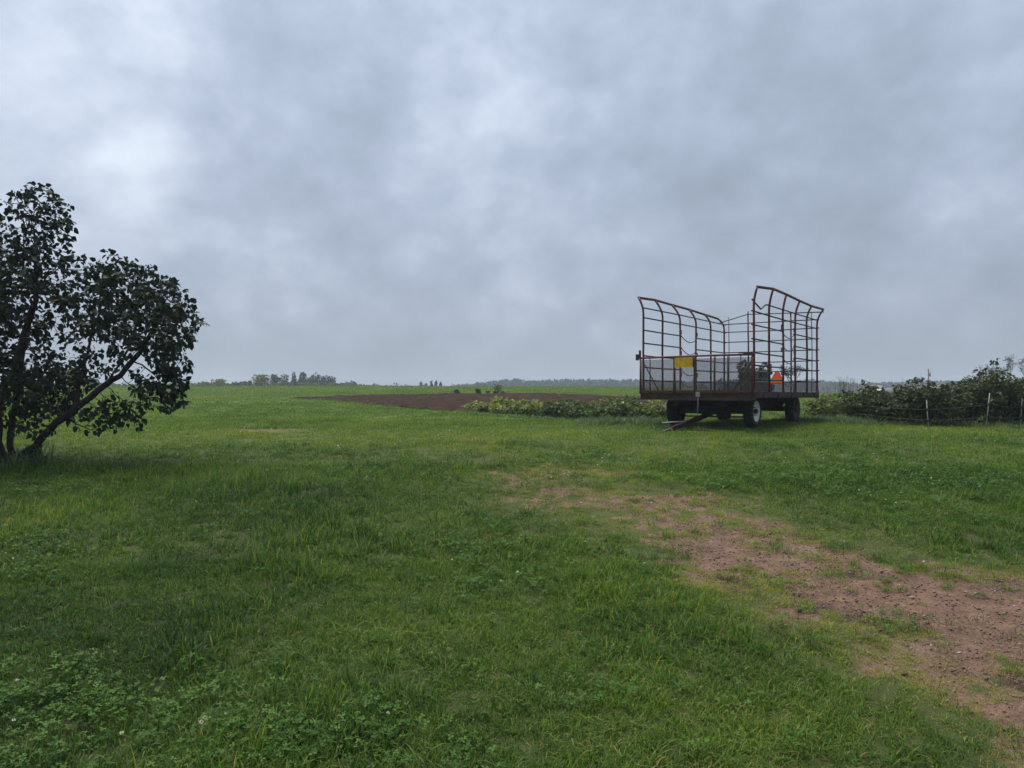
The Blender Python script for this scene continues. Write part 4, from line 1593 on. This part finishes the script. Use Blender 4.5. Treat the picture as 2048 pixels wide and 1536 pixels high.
GRASS_STOPS = [(0.0, (0.013, 0.036, 0.008)), (0.28, (0.045, 0.104, 0.015)), (0.50, (0.094, 0.172, 0.021)), (0.72, (0.172, 0.226, 0.032)), (1.0, (0.31, 0.27, 0.085))]
GM = mat_leaf('grass_blade', GRASS_STOPS, 0.55, 0.36, 0.16, True, 1.35)
CM = mat_leaf('clover_leaf', [(0.0, (0.018, 0.054, 0.008)), (0.5, (0.042, 0.108, 0.014)), (1.0, (0.095, 0.168, 0.024))], 0.6, 0.25, 0.15, True, 1.2)
DRY = mat_leaf('dry_blade', [(0.0, (0.10, 0.085, 0.045)), (1.0, (0.26, 0.21, 0.12))], 0.7, 0.2, 0.2)
FLW = mat_leaf('clover_flower', [(0.0, (0.50, 0.47, 0.40)), (1.0, (0.80, 0.78, 0.74))], 0.7, 0.2, 0.2)


def tuft_mesh(name, n, radius, lmin, lmax, width, rng, bend=.6, mat=GM, dry=.05, seg=3, clover=0):
    V, Fc, T = [], [], []
    for b in range(n):
        a = rng.random() * 6.283
        r = radius * math.sqrt(rng.random())
        p = np.array([math.cos(a) * r, math.sin(a) * r, -.012])
        l_ = lmin + (lmax - lmin) * rng.random() ** 1.3
        a2 = rng.random() * 6.283
        hd = np.array([math.cos(a2), math.sin(a2), 0])
        sd = np.array([-math.sin(a2), math.cos(a2), 0])
        lean = .15 + bend * rng.random()
        w = width * (.6 + .8 * rng.random())
        i0 = len(V)
        tt = rng.random() if rng.random() > dry else 1.6
        for j in range(seg):
            t_ = j / seg
            ang = lean * (.35 + 1.3 * t_)
            c = p + l_ * t_ * (hd * math.sin(ang) + np.array([0, 0, 1]) * math.cos(ang))
            ww = w * (1 - .75 * t_ ** 1.5)
            V += [c - sd * ww / 2, c + sd * ww / 2]
            T += [tt - .30 * (1 - t_), tt - .30 * (1 - t_)]
        ang = lean * 1.65
        V.append(p + l_ * (hd * math.sin(ang) + np.array([0, 0, 1]) * math.cos(ang)))
        T.append(tt)
        for j in range(seg - 1):
            k = i0 + 2 * j
            Fc += [(k, k + 1, k + 3), (k, k + 3, k + 2)]
        k = i0 + 2 * (seg - 1)
        Fc.append((k, k + 1, k + 2))
    me = mesh_arrays(name, V, Fc)
    attr(me, 'tint', T)
    me.materials.append(mat)
    return me


def clover_mesh(name, n, radius, rng, mat=CM):
    V, Fc, T = [], [], []
    for b in range(n):
        a = rng.random() * 6.283
        r = radius * math.sqrt(rng.random())
        hh = .020 + .050 * rng.random()
        c = np.array([math.cos(a) * r, math.sin(a) * r, hh])
        tl = rng.normal(0, .32, 2)
        s = .0046 + .0042 * rng.random()
        tt = rng.random()
        a0 = rng.random() * 6.283
        for k in range(3):
            an = a0 + k * 2.094
            u = np.array([math.cos(an), math.sin(an), tl[0] * math.cos(an) + tl[1] * math.sin(an) + .12])
            v = np.array([-math.sin(an), math.cos(an), -tl[0] * math.sin(an) + tl[1] * math.cos(an)])
            i0 = len(V)
            for (x_, y_) in ((0, 0), (.75, .55), (1.45, .62), (1.6, .0), (1.45, -.62), (.75, -.55)):
                V.append(c + s * (x_ * u + y_ * v) + np.array([0, 0, .15 * abs(y_) * s]))
                T.append(tt + rng.normal(0, .05))
            Fc += [(i0, i0 + 1, i0 + 3), (i0 + 1, i0 + 2, i0 + 3), (i0, i0 + 3, i0 + 5), (i0 + 3, i0 + 4, i0 + 5)]
        i0 = len(V)
        w = .0012
        V += [np.array([c[0] - w, c[1], -.01]), np.array([c[0] + w, c[1], -.01]), c]
        T += [.3, .3, .4]
        Fc.append((i0, i0 + 1, i0 + 2))
    me = mesh_arrays(name, V, Fc)
    attr(me, 'tint', T)
    me.materials.append(mat)
    return me


def flower_mesh(name, rng):
    V, Fc, T = [], [], []
    for k in range(34):
        v = rng.normal(size=3)
        v[2] = abs(v[2]) * .8 - .2
        v /= np.linalg.norm(v)
        u = np.cross(v, rng.normal(size=3))
        u /= np.linalg.norm(u)
        c = np.array([0, 0, .075])
        i0 = len(V)
        V += [c + v * .003, c + v * .010 + u * .0028, c + v * .011 - u * .0028]
        T += [.1, .5 + .5 * rng.random(), .5 + .5 * rng.random()]
        Fc.append((i0, i0 + 1, i0 + 2))
    i0 = len(V)
    V += [np.array([-.001, 0, 0]), np.array([.001, 0, 0]), np.array([0, 0, .07])]
    T += [0, 0, 0]
    Fc.append((i0, i0 + 1, i0 + 2))
    me = mesh_arrays(name, V, Fc)
    attr(me, 'tint', T)
    me.materials.append(FLW)
    return me


def wedge(n, d0, d1, rng, margin=1.6, slope=.74):
    """points spread evenly over the ground the camera can see between two distances"""
    out = []
    tot = 0
    wmax = slope * d1 + margin
    while tot < n:
        m = int((n - tot) * 2.5) + 100
        y = d0 + (d1 - d0) * rng.random(m)
        x = (rng.random(m) * 2 - 1) * wmax
        k = np.abs(x) < slope * y + margin
        out.append(np.stack([x[k], y[k]], 1))
        tot += k.sum()
    return np.concatenate(out)[:n]


rg = np.random.default_rng(123)
srcs = []
for i in range(5):
    srcs.append(tuft_mesh('blades_a%d' % i, 44, .060, .030, .090, .0040, rg, 1.0))              # 0-4 fine lawn
for i in range(3):
    srcs.append(tuft_mesh('blades_b%d' % i, 26, .055, .060, .150, .0056, rg, 1.05))               # 5-7 coarse tufts
for i in range(4):
    srcs.append(tuft_mesh('blades_c%d' % i, 70, .13, .028, .080, .0055, rg, .95))                 # 8-11 mid
for i in range(4):
    srcs.append(tuft_mesh('blades_d%d' % i, 90, .26, .025, .066, .0085, rg, .9, seg=2))           # 12-15 further
for i in range(3):
    srcs.append(tuft_mesh('blades_e%d' % i, 120, .62, .025, .075, .018, rg, .9, seg=2))           # 16-18 far
for i in range(3):
    srcs.append(tuft_mesh('blades_f%d' % i, 42, .075, .016, .052, .0036, rg, 1.2, dry=.28))         # 19-21 short worn

PT, PK, SC = [], [], []


def zone(n, d0, d1, lo, hi, smin, smax, cut=.33, coarse=0.0):
    p = wedge(n, d0, d1, rg)
    dm = dirt_amount(p[:, 0], p[:, 1]) + rg.normal(0, .10, len(p))
    keep = rg.random(len(p)) > sstep(dm, cut - .18, cut + .48)
    p = p[keep]
    dm = dm[keep]
    fd = poly_sd(p[:, 0], p[:, 1], FIELD)
    k2 = fd < .1
    p, dm = p[k2], dm[k2]
    pk = rg.integers(lo, hi, len(p))
    if coarse:
        cn = vnoise(p[:, 0], p[:, 1], 1.1, 91, 2)
        pk = np.where((rg.random(len(p)) < coarse * sstep(cn, .45, .75)) & (dm < .1), rg.integers(5, 8, len(p)), pk)
    worn = ((dm > .14) | (rg.random(len(p)) < .75 * sstep(poly_sd(p[:, 0], p[:, 1], GRAVEL), -1.0, -.05))) & (lo < 12)
    pk = np.where(worn, rg.integers(19, 22, len(p)), pk)
    PT.append(p)
    PK.append(pk)
    SC.append((smin + (smax - smin) * rg.random(len(p))) * (1 - .12 * np.clip(dm / .33, 0, 1)) * (1 - .22 * sstep(poly_sd(p[:, 0], p[:, 1], GRAVEL), -1.0, .1)))


zone(19000, 2.0, 6.0, 0, 5, .8, 1.25, cut=.36, coarse=.75)
zone(20000, 5.6, 10.5, 0, 5, .95, 1.4, coarse=.6)
zone(16000, 9.5, 20, 8, 12, .9, 1.35)
zone(13000, 18, 36, 12, 16, .9, 1.4)
zone(9000, 34, 64, 16, 19, .9, 1.4)
zone(9000, 62, 118, 16, 19, 1.3, 2.2)
# short worn tufts dotted over the gravel
p = wedge(26000, 2.2, 15, rg)
dm = dirt_amount(p[:, 0], p[:, 1])
nn = vnoise(p[:, 0], p[:, 1], 2.6, 33, 3)
k = (dm > .25) & (nn + rg.normal(0, .05, len(p)) > .50 + .10 * sstep(p[:, 0] - .32 * (p[:, 1] - 5), .6, 3.2))
PT.append(p[k])
PK.append(np.where(rg.random(k.sum()) < .6, rg.integers(0, 5, k.sum()), rg.integers(19, 22, k.sum())))
SC.append(.45 + .45 * rg.random(k.sum()))
p = np.concatenate(PT)
pk = np.concatenate(PK)
sc = np.concatenate(SC)
pz = ground_z(p[:, 0], p[:, 1]) - .004
patch = grass_patch(p[:, 0], p[:, 1]) + rg.normal(0, .06, len(p))
patch[len(p) - len(PT[-1]):] -= .24
scatter('grass', np.column_stack([p, pz]), rg.random(len(p)) * 6.283, (rg.normal(0, .12, len(p)), rg.normal(0, .12, len(p))), sc, patch, pk, srcs,
        'short mown green meadow grass over the rising ground', 'grass')
print('grass tufts', len(p))

# clover leaves and flower heads
p = wedge(26000, 2.1, 13, rg)
cn = vnoise(p[:, 0] + 40, p[:, 1] - 9, .75, 61, 3)
CL = [(ground_at(1290, 1180), .8, .45), (ground_at(1530, 1430), .7, .4), (ground_at(120, 1420), .9, .45), (ground_at(700, 1480), .6, .25), (ground_at(1420, 1270), .7, .4), (ground_at(1880, 960), 1.6, 1.2)]
for (bx_, by_), rx, ry in CL:
    cn = cn + .28 * np.exp(-(((p[:, 0] - bx_) / rx) ** 2 + ((p[:, 1] - by_) / ry) ** 2))
k = (cn + rg.normal(0, .18, len(p)) > .80) & (dirt_amount(p[:, 0], p[:, 1]) < .4)
p = p[k]
csr = [clover_mesh('trefoils_%d' % i, 16, .07, rg) for i in range(5)]
scatter('clover', np.column_stack([p, ground_z(p[:, 0], p[:, 1])]), rg.random(len(p)) * 6.283, (rg.normal(0, .1, len(p)), rg.normal(0, .1, len(p))), .85 + .5 * rg.random(len(p)),
        np.clip(.5 + rg.normal(0, .15, len(p)), 0, 1), rg.integers(0, 5, len(p)), csr, 'patches of white clover leaves growing in the grass', 'clover')
pf = wedge(2600, 2.1, 16, rg)
cn = vnoise(pf[:, 0] + 40, pf[:, 1] - 9, .75, 61, 3)
for (bx_, by_), rx, ry in CL + [(ground_at(1120, 940), 1.2, .8)]:
    cn = cn + .30 * np.exp(-(((pf[:, 0] - bx_) / rx) ** 2 + ((pf[:, 1] - by_) / ry) ** 2))
k = (cn + rg.normal(0, .10, len(pf)) > .79) & (dirt_amount(pf[:, 0], pf[:, 1]) < .4)
pf = pf[k]
scatter('clover_flowers', np.column_stack([pf, ground_z(pf[:, 0], pf[:, 1]) - .01]), rg.random(len(pf)) * 6.283, (rg.normal(0, .25, len(pf)), rg.normal(0, .25, len(pf))), (.55 + .45 * rg.random(len(pf))),
        np.full(len(pf), .5), rg.integers(0, 3, len(pf)), [flower_mesh('heads_%d' % i, rg) for i in range(3)], 'small white clover flower heads dotted over the grass', 'flowers')
print('clover', len(p), 'flowers', len(pf))


# stones and litter on the gravel
def stone_mat():
    m, t, out = new_mat('gravel_stone')
    g = t.new('ShaderNodeAttribute')
    g.attribute_type = 'INSTANCER'
    g.attribute_name = 'patch'
    c = t.ramp(g.outputs['Fac'], [(0.0, (0.040, 0.026, 0.020)), (0.35, (0.105, 0.060, 0.044)), (0.7, (0.18, 0.112, 0.085)), (0.93, (0.27, 0.20, 0.175)), (1.0, (0.50, 0.46, 0.42))])
    b = t.new('ShaderNodeBsdfPrincipled')
    t.link(c, b.inputs['Base Color'])
    b.inputs['Roughness'].default_value = .8
    t.link(b.outputs[0], out.inputs['Surface'])
    return m


STM = stone_mat()


def stone_mesh(name, rng):
    t_ = (1 + 5 ** .5) / 2
    V = np.array([(-1, t_, 0), (1, t_, 0), (-1, -t_, 0), (1, -t_, 0), (0, -1, t_), (0, 1, t_), (0, -1, -t_), (0, 1, -t_), (t_, 0, -1), (t_, 0, 1), (-t_, 0, -1), (-t_, 0, 1)], float) / 1.9
    V = V * (1 + rng.normal(0, .16, (12, 1))) * np.array([1.15, .9, .55])
    Fc = [(0, 11, 5), (0, 5, 1), (0, 1, 7), (0, 7, 10), (0, 10, 11), (1, 5, 9), (5, 11, 4), (11, 10, 2), (10, 7, 6), (7, 1, 8), (3, 9, 4), (3, 4, 2), (3, 2, 6), (3, 6, 8), (3, 8, 9), (4, 9, 5), (2, 4, 11), (6, 2, 10), (8, 6, 7), (9, 8, 1)]
    me = mesh_arrays(name, V, Fc)
    me.materials.append(STM)
    return me


p = wedge(110000, 2.1, 13, rg)
dm = dirt_amount(p[:, 0], p[:, 1])
k = dm + rg.normal(0, .1, len(p)) > .30
p = p[k]
ss = .0035 + .0085 * rg.random(len(p)) ** 2.5 + np.where(rg.random(len(p)) < .015, .010, 0)
scatter('gravel', np.column_stack([p, ground_z(p[:, 0], p[:, 1]) - .018 * dirt_amount(p[:, 0], p[:, 1]) + ss * .1]), rg.random(len(p)) * 6.283, (rg.normal(0, .4, len(p)), rg.normal(0, .4, len(p))), ss,
        np.clip(rg.normal(.48, .2, len(p)), 0, .95) + np.where(rg.random(len(p)) < .006, .5, 0), rg.integers(0, 5, len(p)), [stone_mesh('stone_%d' % i, rg) for i in range(5)],
        'reddish gravel stones strewn over the worn track', 'gravel')

# dead blades and straw lying on the worn ground
lit = [tuft_mesh('straw_%d' % i, 16, .07, .02, .07, .0035, rg, 2.6, DRY, 0) for i in range(4)]
p = wedge(24000, 2.1, 14, rg)
dm = dirt_amount(p[:, 0], p[:, 1])
k = (dm > .10) & (vnoise(p[:, 0], p[:, 1], 2.1, 44, 3) + rg.normal(0, .08, len(p)) > .52)
p = p[k]
scatter('straw_litter', np.column_stack([p, ground_z(p[:, 0], p[:, 1]) - .006]), rg.random(len(p)) * 6.283, (rg.normal(0, .2, len(p)), rg.normal(0, .2, len(p))), .6 + .7 * rg.random(len(p)),
        np.full(len(p), .5), rg.integers(0, 4, len(p)), lit, 'dead grass blades and straw lying on the worn track', 'litter')

# taller weeds round the crop, wagon and tree foot
wsr = []
for i in range(4):
    wsr.append(tuft_mesh('weed_%d' % i, 40, .16, .10, .26, .016, rg, .7, LM['weed'], 0))
wp, wsx = [], []
for (ax0, ay0), (bx0, by0), n, wid, s0_, s1_ in ((ground_at(1190, 848), ground_at(1350, 850), 130, .7, .6, 1.15), (ground_at(1330, 858), ground_at(1490, 852), 110, .8, .30, .65), (ground_at(1480, 858), ground_at(1620, 846), 60, .4, .25, .55),
                                                (ground_at(1590, 842), ground_at(1720, 846), 120, .7, .5, 1.0), (ground_at(1640, 832), ground_at(1700, 826), 90, 1.4, .6, 1.2),
                                                (ground_at(1705, 850), ground_at(2080, 857), 130, .30, .35, .8), (ground_at(945, 829), ground_at(1190, 847), 90, .25, .35, .7)):
    t_ = rg.random(n)
    wp.append(np.stack([ax0 + (bx0 - ax0) * t_ + rg.normal(0, wid * .5, n), ay0 + (by0 - ay0) * t_ + rg.normal(0, wid * .5, n)], 1))
    wsx.append(s0_ + (s1_ - s0_) * rg.random(n))
tb = (-7.15, 10.7)
n = 26
wp.append(np.stack([tb[0] + rg.normal(0, .38, n), tb[1] + rg.normal(0, .32, n)], 1))
wsx.append(.7 + .8 * rg.random(n))
wp = np.concatenate(wp)
wsx = np.concatenate(wsx)
scatter('weeds', np.column_stack([wp, ground_z(wp[:, 0], wp[:, 1])]), rg.random(len(wp)) * 6.283, (rg.normal(0, .1, len(wp)), rg.normal(0, .1, len(wp))), wsx, np.full(len(wp), .5), rg.integers(0, 4, len(wp)), wsr,
        'taller rough weeds along the crop, berry row and wagon', 'weeds')

# ------------------------------------------------------------------ damp air
hz = MB().box((0, 290, 5.5), (1300, 720, 19.6)).mesh('haze')
hm, ht, hout = new_mat('damp_air')
pv = ht.new('ShaderNodeVolumePrincipled')
pv.inputs['Color'].default_value = (0.80, 0.90, 1.0, 1)
pv.inputs['Density'].default_value = 0.00075
pv.inputs['Anisotropy'].default_value = 0.2
ht.link(pv.outputs[0], hout.inputs['Volume'])
ho = obj('haze', hz, hm)
tag(ho, 'pale damp air that veils the far trees', 'haze', kind='stuff')
